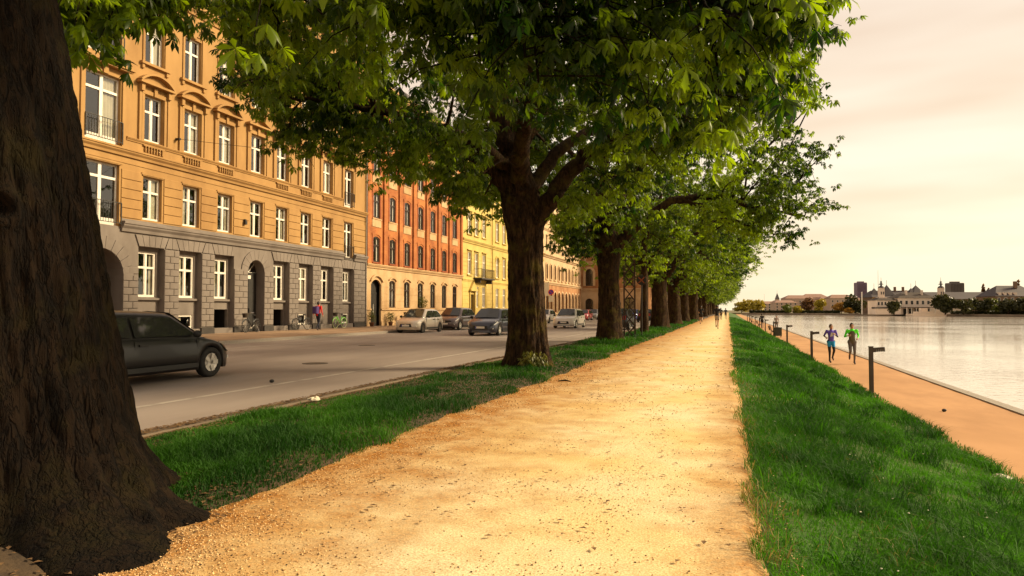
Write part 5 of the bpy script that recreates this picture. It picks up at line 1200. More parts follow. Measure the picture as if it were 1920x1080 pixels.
# ------------------------------------------------------------------ cars
def paint(name, c, metal=0.3, rough=0.3): return mat(name, c, rough=rough, metal=metal, coat=0.8, spec=0.5)
paint('paint_silver', (0.58, 0.50, 0.41), 0.35); paint('paint_plum', (0.115, 0.085, 0.085), 0.4); mat('paint_black', (0.008, 0.007, 0.007), rough=0.35, coat=0.15); paint('paint_white', (0.66, 0.60, 0.52), 0.0)
paint('paint_navy', (0.03, 0.032, 0.05), 0.3); paint('paint_red', (0.42, 0.025, 0.02), 0.1); paint('paint_blue', (0.06, 0.07, 0.32), 0.2); paint('paint_grey', (0.20, 0.18, 0.16), 0.4)
mat('car_glass', (0.03, 0.032, 0.028), rough=0.04, spec=0.9); mat('rubber', (0.012, 0.011, 0.010), (0.02, 0.018, 0.016), 20, 0.85); mat('alloy', (0.62, 0.58, 0.52), rough=0.4, metal=0.5)
mat('steel_rim', (0.07, 0.05, 0.035), rough=0.6, metal=0.3); mat('trim_black', (0.014, 0.013, 0.012), rough=0.6); mat('lamp_clear', (0.70, 0.68, 0.62), rough=0.08, spec=0.8); mat('lamp_red', (0.30, 0.012, 0.01), rough=0.15)
mat('plate_white', (0.74, 0.70, 0.62), rough=0.5); mat('plate_blue', (0.02, 0.03, 0.35), rough=0.5); mat('chrome', (0.72, 0.70, 0.66), rough=0.12, metal=1.0)
emit_mat('headlamp_lit', (1.0, 0.94, 0.82), 6.0)
def ip(x, keys):
    xs, vs = zip(*keys); return float(np.interp(x, xs, vs))
CAR_N = 0
def car(label, loc, rz, L=3.95, W=1.70, H=1.48, pt='paint_silver', rims='steel_rim', front='oval', lit=False, kind='hatch', group='parked cars', cat='car'):
    t = thing('car', label, cat, loc, rz, group); hl = L / 2; hw = W / 2; wr = 0.31 if kind != 'suv' else 0.34
    xf, xr = hl - 0.78, -hl + 0.62
    belt = 0.92 * H / 1.48; cw = {'hatch': 0.20, 'suv': 0.23, 'estate': 0.19}[kind]
    top = [(-hl, belt - .12), (-hl + .08, belt + .02), (-hl + .5, belt + .03), (xf - .25, belt), (xf + .05, belt - .06), (hl - .35, belt - .16), (hl - .1, belt - .27), (hl, belt - .42)]
    wid = [(-hl, hw * .78), (-hl + .12, hw * .93), (-hl + .6, hw), (xf - .2, hw), (hl - .45, hw * .97), (hl - .18, hw * .86), (hl, hw * .62)]
    bot = [(-hl, .36), (-hl + .2, cw), (hl - .25, cw - .02), (hl, .30)]
    xs = sorted(set(np.linspace(-hl, hl, 34).tolist() + [xw + d for xw in (xf, xr) for d in np.linspace(-wr - .07, wr + .07, 15)]))
    rings = []; NP = 15
    for x in xs:
        w, zt, zc = ip(x, wid), ip(x, top), ip(x, bot); zb = zc
        for xw in (xf, xr):
            ra = wr + .055; dx = abs(x - xw)
            if dx < ra: zb = max(zb, wr + math.sqrt(ra * ra - dx * dx) - .02)
        zb = min(zb, zt - .12); zm = zb + (zt - zb) * .45
        half = [(w * .70, zc), (w * .70, zb), (w * .985, zb), (w, zm), (w * .985, zb + (zt - zb) * .75), (w * .94, zt - .025), (w * .80, zt + .01)]
        ring = [(x, -y, z) for (y, z) in half] + [(x, 0, zt + .03)] + [(x, y, z) for (y, z) in half[::-1]]; rings.append(ring)
    mb = MB(); n = len(xs); vs = [p for r_ in rings for p in r_]
    fs = [(i * NP + j, (i + 1) * NP + j, (i + 1) * NP + j + 1, i * NP + j + 1) for i in range(n - 1) for j in range(NP - 1)]
    fs += [(i * NP, i * NP + NP - 1, (i + 1) * NP + NP - 1, (i + 1) * NP) for i in range(n - 1)]
    fs += [tuple(range(NP)), tuple(range((n - 1) * NP, n * NP))[::-1]]
    mb.add(vs, fs); body = mb.build('body', pt, t, smooth=True)
    # cabin
    xa = xf - .12; xb = xa - .82; xd = -hl + .10; xc = xd + {'hatch': .48, 'suv': .50, 'estate': .34}[kind]; zr = H
    roof = [(xd, belt), (xd + .12, belt + .14), (xc, zr - .07), (xc + .35, zr - .015), ((xb + xc) / 2, zr), (xb + .05, zr - .03), (xb + .2, zr - .13), (xa, belt - .02)]
    wt = hw * .70; wb = hw * .93
    cx = sorted(set(np.linspace(xd, xa, 26).tolist())); cv = []; 
    for x in cx:
        z = ip(x, roof); f = max(0, min(1, (z - belt) / (zr - belt))); wtop = wb + (wt - wb) * f
        cv += [(x, -wb, belt - .03), (x, -wtop - .02, max(belt - .03, z - .09)), (x, -wtop * .86, z - .015), (x, 0, z + .02), (x, wtop * .86, z - .015), (x, wtop + .02, max(belt - .03, z - .09)), (x, wb, belt - .03)]
    m2 = MB(); k = 7; m2.add(cv, [(i * k + j, (i + 1) * k + j, (i + 1) * k + j + 1, i * k + j + 1) for i in range(len(cx) - 1) for j in range(k - 1)])
    m2.build('roof', pt, t, smooth=True)
    def on_side(x, z, s):
        f = (z - belt) / (zr - belt); f = max(0, min(1, f)); return (x, s * (wb + (wt - wb) * f + .022), z)
    for s in (-1, 1):
        zt_ = zr - .12
        for poly in ([(xa - .28, belt + .03), (xb - .02, zt_ - .01), ((xb + xc) / 2 + .12, zt_), ((xb + xc) / 2 + .12, belt + .03)], [((xb + xc) / 2 + .05, belt + .03), ((xb + xc) / 2 + .05, zt_), (xc + .22, zt_ - .03), (xd + .30, belt + .12), (xd + .40, belt + .05)]):
            v = [on_side(x, z, s) for (x, z) in poly]; MB().add(v, [tuple(range(len(v)))]).build('side_window', 'car_glass', t)
        mir = MB().sphere((xa - .42, s * (hw + .09), belt + .06), (.07, .10, .075), 10, 7); mir.build('mirror', 'trim_black', t, smooth=True)
        for x in ((xb + xc) / 2 + .28, xc + .40): MB().box(x - .1, x + .1, s * hw - .012, s * hw + .02, belt - .14, belt - .10).build('door_handle', 'trim_black', body)
        for x in (xa - .30, (xb + xc) / 2 + .09, xr + .42):
            MB().prism_y([(x - .006, .34), (x + .006, .34), (x + .006, belt - .04), (x - .006, belt - .04)], s * hw * .985 - .004, s * hw * .985 + .016).build('door_seam', 'trim_black', body)
        MB().box(xr + wr + .1, xf - wr - .1, s * hw - .02, s * hw + .012, .24, .33).build('sill_trim', 'trim_black', body)
        lampm = 'headlamp_lit' if lit else 'lamp_clear'
        xh = hl - .02; v = [(hl - .06, s * hw * .48, belt - .40), (hl - .20, s * hw * .86, belt - .36), (hl - .52, s * hw * .99, belt - .20), (hl - .46, s * hw * .82, belt - .135), (hl - .16, s * hw * .52, belt - .27)]
        ce = Vector((sum(p[0] for p in v) / 5 + .02, sum(p[1] for p in v) / 5, sum(p[2] for p in v) / 5 + .015)); MB().add([tuple(Vector(p) + Vector((.012, s * .012, .012))) for p in v] + [tuple(ce + Vector((.02, s * .02, .02)))], [(i, (i + 1) % 5, 5) for i in range(5)]).build('headlight', lampm, t, smooth=True)
        MB().box(-hl - .008, -hl + .1, s * hw * .62 - .1, s * hw * .62 + .1, belt - .22, belt + .06).build('tail_light', 'lamp_red', t)
        MB().box(hl - .13, hl - .10, s * hw * .70 - .09, s * hw * .70 + .09, .36, .42).build('fog_light', 'lamp_clear', t)
    def glassq(x0, x1, inset):
        v = []
        for x, f_ in ((x0, inset), (x1, inset)):
            z = ip(x, roof); f = max(0, min(1, (z - belt) / (zr - belt))); wtop = (wb + (wt - wb) * f) * .84
            v.append((x, z, wtop))
        (xa_, za_, wa_), (xb_, zb_, wb_) = v; o_ = .03
        return MB().add([(xa_, -wa_, za_ + o_), (xa_, 0, za_ + o_ + .03), (xa_, wa_, za_ + o_), (xb_, wb_, zb_ + o_), (xb_, 0, zb_ + o_ + .03), (xb_, -wb_, zb_ + o_)], [(0, 1, 4, 5), (1, 2, 3, 4)])
    glassq(xa - .04, xb + .10, 0).build('windshield', 'car_glass', t); glassq(xd + .13, xc - .02, 0).build('rear_window', 'car_glass', t)
    # face: grilles, emblem, plate
    gz = belt - .37
    if front == 'oval':
        MB().prism([(-.42, .36), (.42, .36), (.34, .56), (-.34, .56)], hl - .06, hl + .012).build('grille', 'trim_black', t)
        MB().box(hl - .05, hl + .02, -.30, .30, gz - .045, gz - .02).build('grille', 'trim_black', t)
        MB().lathe([(.001, .0), (.075, .004), (.07, .012), (.001, .014)], 16, c=(hl + .01, 0, gz - .03), axis='x').build('emblem', 'chrome', t).scale = (1, 1, .999)
    elif front == 'diamond':
        MB().prism([(-.50, gz + .02), (-.12, gz - .09), (.12, gz - .09), (.50, gz + .02), (.46, gz + .07), (-.46, gz + .07)], hl - .10, hl + .012).build('grille', 'trim_black', t)
        MB().prism([(0, gz - .12), (.075, gz), (0, gz + .12), (-.075, gz)], hl + .012, hl + .03).build('emblem', 'chrome', t)
        MB().prism([(-.55, .26), (.55, .26), (.5, .48), (-.5, .48)], hl - .12, hl - .02).build('grille', 'trim_black', t)
    else: MB().prism([(-.45, .34), (.45, .34), (.40, .54), (-.40, .54)], hl - .06, hl + .012).build('grille', 'trim_black', t)
    for (x, sgn) in ((hl + .03, 1), (-hl - .03, -1)):
        p = MB().box(x - .01, x + .01, -.26, .26, .40, .51).build('number_plate', 'plate_white', t)
        MB().box(x + sgn * .011 - .002, x + sgn * .011 + .002, -.255 if sgn > 0 else .20, -.20 if sgn > 0 else .255, .405, .505).build('plate_band', 'plate_blue', p)
    MB().box(-hl + .3, hl - .3, -hw * .70, hw * .70, .16, .30).build('underbody', 'trim_black', t)
    tyre = MB().lathe([(wr * .62, -.09), (wr * .92, -.095), (wr, -.07), (wr, .07), (wr * .92, .095), (wr * .62, .09)], 28, axis='y', cap=False).mesh('wheel', 'rubber', True)
    rm = MB().lathe([(.03, -.03), (wr * .60, -.075), (wr * .63, -.06), (wr * .63, .06), (wr * .60, .075), (.03, .03)], 20, axis='y')
    for q in range(5):
        a = q * 2 * PI / 5; c_, s_ = math.cos(a), math.sin(a)
        for sg in (-1, 1): rm.add([(c_ * .05 - s_ * .03, sg * .085, s_ * .05 + c_ * .03), (c_ * .05 + s_ * .03, sg * .085, s_ * .05 - c_ * .03), (c_ * wr * .6 + s_ * .045, sg * .088, s_ * wr * .6 - c_ * .045), (c_ * wr * .6 - s_ * .045, sg * .088, s_ * wr * .6 + c_ * .045)], [(0, 1, 2, 3)])
    rim = rm.mesh('rim', rims)
    for x in (xf, xr):
        for s in (-1, 1):
            w_ = link('wheel', tyre, t, (x, s * (hw - .11), wr)); link('rim', rim, w_)
    return t
RZ = 0.05
DN, UP = -PI / 2, PI / 2      # facing the viewer / facing away
car('silver hatchback parked at the far kerb before the red brick building', (-18.5, 39.2, RZ), DN, pt='paint_silver', front='oval')
car('plum grey crossover parked behind the silver hatchback', (-18.5, 45.2, RZ), DN, 4.12, 1.78, 1.57, 'paint_plum', 'alloy', 'diamond', kind='suv')
car('dark blue car driving towards the viewer, half hidden by the forked tree trunk', (-12.7, 36.6, RZ), DN, 4.3, 1.78, 1.5, 'paint_navy', 'alloy', 'plain', group='moving cars')
car('white car driving on the road between the two big trunks', (-11.9, 52.6, RZ), DN, 4.4, 1.8, 1.5, 'paint_white', 'alloy', 'plain', group='moving cars', kind='estate')
car('black car passing close behind the nearest tree trunk', (-11.2, 10.3, RZ), UP, 4.5, 1.80, 1.38, 'paint_black', 'alloy', 'plain', group='moving cars')
car('pale silver car parked along the far kerb partly behind the white driving car', (-18.5, 70, RZ), DN, pt='paint_silver', front='plain')
car('white car parked along the far kerb right of the driving white car', (-18.4, 83, RZ), DN, 4.2, 1.76, 1.46, 'paint_white', 'alloy', 'plain')
car('small red car parked along the far kerb beside the third trunk', (-18.4, 90.5, RZ), DN, 4.0, 1.7, 1.45, 'paint_red', 'alloy', 'plain')
car('grey car parked along the far kerb past the red car', (-18.4, 97, RZ), DN, 4.2, 1.76, 1.5, 'paint_grey', 'alloy', 'plain')
car('dark car parked at the near kerb just past the third trunk', (-7.4, 49.5, RZ), UP, 4.2, 1.76, 1.5, 'paint_black', 'alloy', 'plain')
car('blue car with lit headlights coming along the road behind the slim tree', (-12.2, 92, RZ), DN, 4.2, 1.78, 1.5, 'paint_blue', 'alloy', 'plain', True, group='moving cars')
car('black car driving away behind the slim young tree', (-9.0, 80, RZ), UP, 4.2, 1.78, 1.5, 'paint_black', 'alloy', 'plain', group='moving cars')

# ------------------------------------------------------------------ people
mat('skin', (0.46, 0.25, 0.15), rough=0.6); mat('hair_dark', (0.02, 0.013, 0.008), rough=0.6); mat('hair_brown', (0.09, 0.05, 0.025), rough=0.6)
CL = {'violet': (0.13, 0.08, 0.48), 'cyan': (0.02, 0.32, 0.68), 'black': (0.014, 0.012, 0.012), 'lime': (0.10, 0.85, 0.02), 'grey': (0.12, 0.10, 0.085), 'olive': (0.10, 0.085, 0.045), 'red': (0.70, 0.025, 0.02), 'palegrey': (0.32, 0.27, 0.24), 'purple': (0.06, 0.03, 0.14), 'navy': (0.012, 0.014, 0.03), 'white': (0.6, 0.57, 0.5), 'shoe': (0.05, 0.03, 0.03)}
for k_, c_ in CL.items(): mat('cloth_' + k_, c_, rough=0.85)
mat('eye_dark', (0.02, 0.015, 0.01), rough=0.3)
RUN = dict(hipL=(0, .085, .93), kneeL=(.10, .085, .51), ankL=(-.02, .08, .085), toeL=(.15, .085, .03), hipR=(0, -.085, .93), kneeR=(.16, -.08, .55), ankR=(-.22, -.075, .36), toeR=(-.26, -.08, .20),
           shL=(.03, .18, 1.42), elL=(-.16, .26, 1.19), wrL=(.07, .21, 1.10), shR=(.03, -.18, 1.42), elR=(-.04, -.27, 1.15), wrR=(.19, -.17, 1.20), neck=(.03, 0, 1.47), head=(.055, 0, 1.60), pel=(0, 0, .97), chest=(.03, 0, 1.30))
RUN2 = dict(RUN, kneeL=(.20, .075, .56), ankL=(-.06, .07, .24), toeL=(.07, .07, .14), kneeR=(.0, -.06, .50), ankR=(-.06, -.05, .085), toeR=(.12, -.05, .03), elL=(-.05, .29, 1.17), wrL=(.20, .12, 1.27), elR=(-.12, -.26, 1.2), wrR=(.12, -.25, 1.14))
WALK = dict(RUN, kneeL=(.13, .085, .52), ankL=(.24, .08, .09), toeL=(.40, .085, .06), kneeR=(-.02, -.085, .50), ankR=(-.28, -.08, .13), toeR=(-.13, -.085, .03), elL=(-.12, .23, 1.14), wrL=(-.08, .24, .90), elR=(.02, -.23, 1.13), wrR=(.14, -.22, .92), head=(.04, 0, 1.60))
def person(label, loc, rz, pose, cols, height=1.70, hair='hair_brown', tail=True, voxel=.016, group=None, shorts_leg=False, skirt=None, split=False):
    """cols: torso, sleeve, forearm, thigh, calf, shoe"""
    P = {k: Vector(v) for k, v in pose.items()}; sc_ = height / 1.72
    segs = []      # (a, b, ra, rb, colour key)
    def sg(a, b, ra, rb, c): segs.append((P[a] if isinstance(a, str) else Vector(a), P[b] if isinstance(b, str) else Vector(b), ra, rb, c))
    sg('pel', 'chest', .125, .125, 'torso'); sg('chest', 'neck', .12, .06, 'sleeve' if split else 'torso'); sg('neck', 'head', .052, .055, 'skin')
    for s in 'LR':
        sg('sh' + s, 'el' + s, .052, .040, 'sleeve'); sg('el' + s, 'wr' + s, .040, .026, 'forearm'); sg('chest', 'sh' + s, .10, .058, 'torso' if not split else 'sleeve')
        sg('pel', 'hip' + s, .11, .10, 'hip'); sg('hip' + s, 'knee' + s, .088, .058, 'thigh'); sg('knee' + s, 'ank' + s, .056, .036, 'calf'); sg('ank' + s, 'toe' + s, .044, .034, 'shoe')
        f = (P['wr' + s] - P['el' + s]).normalized(); sg(P['wr' + s], P['wr' + s] + f * .085, .026, .030, 'skin')
    mb = MB()
    for (a, b, ra, rb, c) in segs:
        n = 5; mb.tube([a.lerp(b, i / (n - 1)) for i in range(n)], [ra + (rb - ra) * i / (n - 1) for i in range(n)], 10); mb.sphere(a, ra, 10, 8); mb.sphere(b, rb, 10, 8)
    h = P['head']; mb.sphere(h, (.098, .078, .122), 14, 12); mb.sphere(h + Vector((.02, 0, -.07)), (.07, .058, .06), 12, 8); mb.sphere(h + Vector((.105, 0, -.02)), (.022, .014, .022), 8, 6)
    for s in (-1, 1): mb.sphere(h + Vector((-.005, s * .08, -.01)), (.022, .014, .032), 8, 6)
    mb.sphere(P['pel'] + Vector((-.03, 0, -.01)), (.125, .165, .115), 12, 8); mb.sphere(P['chest'] + Vector((.0, 0, .02)), (.115, .16, .15), 12, 8)
    me = mb.mesh('tmp', 'skin'); o = link('tmp', me); md = o.modifiers.new('r', 'REMESH'); md.mode = 'VOXEL'; md.voxel_size = voxel; md.use_smooth_shade = True
    sm = o.modifiers.new('s', 'SMOOTH'); sm.iterations = 4; sm.factor = .5
    dg = bpy.context.evaluated_depsgraph_get(); ev = bpy.data.meshes.new_from_object(o.evaluated_get(dg)); bpy.data.objects.remove(o)
    n = len(ev.vertices); co = np.empty(n * 3, np.float32); ev.vertices.foreach_get('co', co); co = co.reshape(-1, 3)
    faces = [tuple(p.vertices) for p in ev.polygons]; fc = np.array([co[list(f)].mean(0) for f in faces]); bpy.data.meshes.remove(ev)
    best = np.full(len(fc), 1e9); ci = np.zeros(len(fc), int); keys = ['skin', 'torso', 'sleeve', 'forearm', 'hip', 'thigh', 'calf', 'shoe', 'skirt']
    for (a, b, ra, rb, c) in segs:
        A, B = np.array(a), np.array(b); d = B - A; tt_ = np.clip(((fc - A) @ d) / (d @ d + 1e-9), 0, 1); q = np.linalg.norm(fc - (A + tt_[:, None] * d), axis=1) - (ra + (rb - ra) * tt_)
        up_ = q < best; best[up_] = q[up_]; ci[up_] = keys.index(c)
    ci[fc[:, 2] > P['neck'].z + .035] = 0
    if skirt: ci[(fc[:, 2] > .72) & (fc[:, 2] < .96) & ((ci == 4) | (ci == 5) | (ci == 1))] = 8
    if shorts_leg: ci[(ci == 5) & (fc[:, 2] < .66)] = 6
    out = MB(); out.v = [tuple(p) for p in co.tolist()]; out.f = list(faces); out.m = ci.tolist()
    for s in 'LR':   # four fingers and a thumb, lightly curled
        w = P['wr' + s]; f = (w - P['el' + s]).normalized(); side = Vector((0, 1, 0)).cross(f).normalized(); pal = w + f * .08; inw = Vector((0, -1 if s == 'L' else 1, 0))
        for k in range(4):
            b0 = pal + side * (.026 - .0175 * k); ln = (.062, .070, .066, .052)[k]; out.tube([b0 - f * .02, b0 + f * ln * .5 + inw * .006, b0 + f * ln * .8 + inw * .028, b0 + f * ln * .72 + inw * .052], [.0095, .009, .008, .006], 6)
        b0 = w + f * .035 + side * .024; out.tube([b0, b0 + side * .028 + f * .025 + inw * .012, b0 + side * .026 + f * .055 + inw * .03], [.011, .010, .007], 6)
    out.m = ci.tolist() + [0] * (len(out.f) - len(faces))
    t = thing('person', label, 'person', loc, rz, group); t.scale = (sc_,) * 3
    mats = ['skin'] + ['cloth_' + cols[k] if cols[k] != 'skin' else 'skin' for k in ('torso', 'sleeve', 'forearm', 'hip', 'thigh', 'calf', 'shoe')] + ['cloth_' + (skirt or 'black')]
    me = bpy.data.meshes.new('body'); me.from_pydata(out.v, [], out.f)
    for m in mats: me.materials.append(MATS[m])
    me.polygons.foreach_set('material_index', out.m); me.polygons.foreach_set('use_smooth', [True] * len(out.f)); me.update(); link('body', me, t)
    hr = MB(); hr.sphere(h + Vector((-.018, 0, .022)), (.104, .090, .118), 14, 10)
    # cut the face out of the cap of hair
    keepf = [f for f in hr.f if not all(hr.v[i][0] > h.x + .045 and hr.v[i][2] < h.z + .075 for i in f)]; hr.f = keepf; hr.m = [0] * len(keepf)
    if tail: hr.tube([h + Vector((-.10, 0, .05)), h + Vector((-.16, .02, .0)), h + Vector((-.17, .03, -.10)), h + Vector((-.14, .03, -.2))], [.028, .036, .028, .008], 8)
    hr.build('hair', hair, t, smooth=True)
    for s in (-1, 1): MB().sphere(h + Vector((.083, s * .032, .012)), .011, 8, 6).build('eye', 'eye_dark', t)
    MB().tube([h + Vector((.084, -.024, -.062)), h + Vector((.094, 0, -.064)), h + Vector((.084, .024, -.062))], .006, 6).build('mouth', 'cloth_red', t)
    return t
def outfit(torso, sleeve=None, forearm='skin', hip='black', thigh='black', calf='black', shoe='shoe'): return dict(torso=torso, sleeve=sleeve or torso, forearm=forearm, hip=hip, thigh=thigh, calf=calf, shoe=shoe)
LOW = -0.83
pw = person('woman jogging in violet top and bright blue skirt over black leggings', (4.22, 32.3, LOW), DN + .12, RUN2, outfit('violet', 'violet', 'black'), 1.66, 'hair_brown', True, .015, 'joggers on the lakeside path', skirt='cyan')
MB().prism([(-.07, 1.16), (.05, 1.2), (.07, 1.34), (-.03, 1.36), (-.05, 1.27)], .148, .152).build('shirt_print', 'cloth_white', pw)
person('woman jogging in neon green sleeves and grey leggings by the water', (4.95, 31.7, LOW), DN - .05, RUN, outfit('olive', 'lime', 'lime', 'grey', 'grey', 'grey'), 1.72, 'hair_dark', True, .015, 'joggers on the lakeside path', split=True)
person('jogger in pale shirt tail and black shorts running away down the gravel path', (-.80, 53.9, 0), UP, RUN2, outfit('black', 'black', 'black', 'black', 'black', 'skin'), 1.82, 'hair_dark', False, .018, 'joggers on the gravel path', True, 'palegrey')
person('jogger all in black running along the tree side of the gravel path', (-2.62, 72, 0), UP, RUN, outfit('black', 'black', 'skin', 'black', 'black', 'skin'), 1.85, 'hair_dark', False, .02, 'joggers on the gravel path', True)
pr = person('pedestrian in red jacket with a purple backpack walking past the green bicycle', (-24.0, 36.4, .2), UP, WALK, outfit('red', 'red', 'red', 'navy', 'navy', 'navy'), 1.76, 'hair_dark', False, .018)
bp_ = tag(MB().bbox(-.02, .26, -.16, .16, 1.02, 1.46, .05).build('backpack', 'cloth_purple'), 'purple backpack on the back of the pedestrian in red', 'backpack')
bp_.location = (-24.0, 36.4 - .16, .2); bp_.rotation_euler = (0, 0, -PI / 2)
person('walker in dark clothes far along the lakeside path', (4.0, 90, LOW), UP, WALK, outfit('black', 'black', 'black', 'navy', 'navy', 'navy'), 1.8, 'hair_dark', False, .025, 'far walkers')
person('walker in pale top far along the lakeside path near the water', (4.9, 78, LOW), DN, WALK, outfit('palegrey', 'palegrey', 'palegrey', 'grey', 'grey', 'grey'), 1.7, 'hair_brown', False, .025, 'far walkers')
person('dark clothed walker at the far end of the gravel path', (-1.0, 104, 0), UP, WALK, outfit('black', 'black', 'black'), 1.75, 'hair_dark', False, .03, 'far walkers')
person('second dark clothed walker at the far end of the gravel path, to the right', (-.35, 107, 0), UP, WALK, outfit('navy', 'navy', 'navy', 'grey', 'grey', 'grey'), 1.7, 'hair_brown', False, .03, 'far walkers')

# ------------------------------------------------------------------ lamps, benches, mast, signs
mat('lamp_metal', (0.060, 0.045, 0.034), (0.085, 0.065, 0.048), 3, 0.5, metal=0.5); mat('bench_wood', (0.05, 0.034, 0.020), (0.075, 0.05, 0.03), 6, 0.75); mat('bin_green', (0.030, 0.034, 0.018), (0.045, 0.05, 0.026), 4, 0.6); mat('diffuser', (0.42, 0.39, 0.33), rough=0.4)
def lamp(y, label, x=3.64):
    t = thing('bollard_lamp', label, 'lamp', (x, y, LOW - .02), 0, 'lamps along the lakeside path')
    MB().box(-.05, .05, -.05, .05, -.1, 1.30).box(-.056, .056, -.056, .056, 1.30, 1.325).build('post', 'lamp_metal', t)
    M = Matrix.Translation((.05, 0, 1.21)) @ Matrix.Rotation(-.09, 4, 'Y'); h = MB().box(0, .28, -.055, .055, .03, .075, M=M).box(0, .05, -.05, .05, -.045, .03, M=M).box(.26, .28, -.05, .05, -.045, .03, M=M).build('lamp_head', 'lamp_metal', t)
    for k in range(5): MB().box(.055 + .042 * k, .075 + .042 * k, -.05, .05, -.04, .028, M=M).build('louvre', 'lamp_metal', h)
    MB().box(.052, .258, -.03, .03, -.03, .025, M=M).build('diffuser', 'diffuser', h)
ORDL = ['nearest', 'second', 'third', 'fourth', 'fifth', 'sixth', 'seventh', 'eighth', 'ninth', 'tenth']
for k in range(10): lamp(20.4 + 13.7 * k, (ORDL[k] + ' low dark lamp post with sideways head, on the lakeside path edge') if k else 'tall low-headed dark lamp post nearest the viewer at the grass edge')
def bench(y, label):
    t = thing('park_bench', label, 'bench', (3.55, y, LOW), 0, 'benches on the lakeside path')
    for k in range(3): MB().box(.02 + .15 * k, .15 + .15 * k, -.9, .9, .42, .455).build('seat_slat', 'bench_wood', t)
    M = Matrix.Rotation(-.25, 4, 'Y')
    for k in range(3): MB().box(-.03, .005, -.9, .9, .54 + .13 * k, .645 + .13 * k, M=Matrix.Translation((.03, 0, 0)) @ M).build('back_slat', 'bench_wood', t)
    for s in (-.7, .7): MB().tube([(.45, s, 0), (.42, s, .42), (.05, s, .40), (-.12, s, .95)], .025, 6).tube([(-.08, s, 0), (.05, s, .40)], .025, 6).build('leg', 'iron', t)
bench(63.5, 'dark wooden bench facing the water beside the litter bin'); bench(91, 'dark wooden bench farther along, between distant lamps'); bench(118, 'farthest dark wooden bench on the lakeside path')
t = thing('litter_bin', 'square green brown litter bin standing next to the first bench', 'bin', (3.95, 61.0, LOW)); MB().box(-.28, .28, -.26, .26, .12, .78).build('body', 'bin_green', t); MB().box(-.30, .30, -.28, .28, .78, .82).box(-.2, .2, -.18, .18, .821, .826).build('lid', 'iron', t)
for s in (-1, 1): MB().box(s * .22 - .02, s * .22 + .02, -.2, .2, 0, .12).build('leg', 'iron', t)
# lattice mast
t = thing('lattice_mast', 'rusty steel lattice mast rising into the leaves behind the third tree', 'mast', (-4.75, 34.7, 0), 0.136); mat('rust', (0.028, 0.016, 0.010), (0.055, 0.030, 0.016), 12, 0.85); S_ = .26; HM = 9.0; NP_ = 14
for sx in (-1, 1):
    for sy in (-1, 1): MB().box(sx * S_ - .03, sx * S_ + .03, sy * S_ - .03, sy * S_ + .03, 0, HM).build('leg', 'rust', t)
ph = HM / NP_; a_ = math.atan2(ph, 2 * S_); ln_ = math.hypot(ph, 2 * S_)
br = MB().box(-ln_ / 2, ln_ / 2, -.006, .006, -.025, .025).mesh('brace', 'rust')
for k in range(NP_):
    for (rz_, off) in ((0, (0, -S_ - .034, 0)), (0, (0, S_ + .034, 0)), (PI / 2, (-S_ - .034, 0, 0)), (PI / 2, (S_ + .034, 0, 0))):
        for sg_ in (-1, 1):
            d = .007 * sg_; link('brace', br, t, (off[0] + (d if rz_ else 0), off[1] + (0 if rz_ else d), ph * (k + .5)), (0, sg_ * a_, rz_))
MB().box(-.45, .45, -.45, .45, -.05, .06).build('base', 'granite', t)
t = thing('round_sign', 'dark round sign beside the lattice mast under the leaves', 'sign', (-4.3, 36.0, 0), 0); MB().lathe([(.001, 0), (.26, 0), (.26, .03), (.001, .03)], 24, c=(0, 0, 3.0), axis='y').build('sign_plate', 'trim_black', t)
for a2 in (PI / 4, -PI / 4): MB().box(-.22, .22, -.006, .002, -.025, .025, M=Matrix.Translation((0, -.012 - .004 * (a2 > 0), 3.0)) @ Matrix.Rotation(a2, 4, 'Y')).build('cross_bar', 'dark_red_brick', t)
MB().tube([(0, .06, 0), (0, .06, 3.3)], .03, 8).build('post', 'iron', t)
t = thing('road_sign', 'white board and round no stopping sign on a pole at the far pavement', 'sign', (-20.3, 78.5, .2)); MB().tube([(0, 0, 0), (0, 0, 4.6)], .05, 8).build('post', 'iron', t)
MB().box(-.75, .05, -.07, -.05, 2.9, 4.5).build('sign_board', 'white_paint', t); rs = MB().lathe([(.001, 0), (.34, 0), (.34, .02), (.001, .02)], 24, c=(.33, -.09, 3.35), axis='y').build('sign_disc', 'cloth_red', t)
MB().lathe([(.001, 0), (.26, 0), (.26, .006), (.001, .006)], 24, c=(.33, -.098, 3.35), axis='y').build('sign_face', 'plate_blue', rs)
MB().box(-.24, .24, -.004, .0, -.035, .035, M=Matrix.Translation((.33, -.1, 3.35)) @ Matrix.Rotation(PI / 4, 4, 'Y')).build('sign_bar', 'cloth_red', rs)
MB().box(.03, .63, -.09, -.07, 2.2, 2.9).build('arrow_plate', 'white_paint', t)

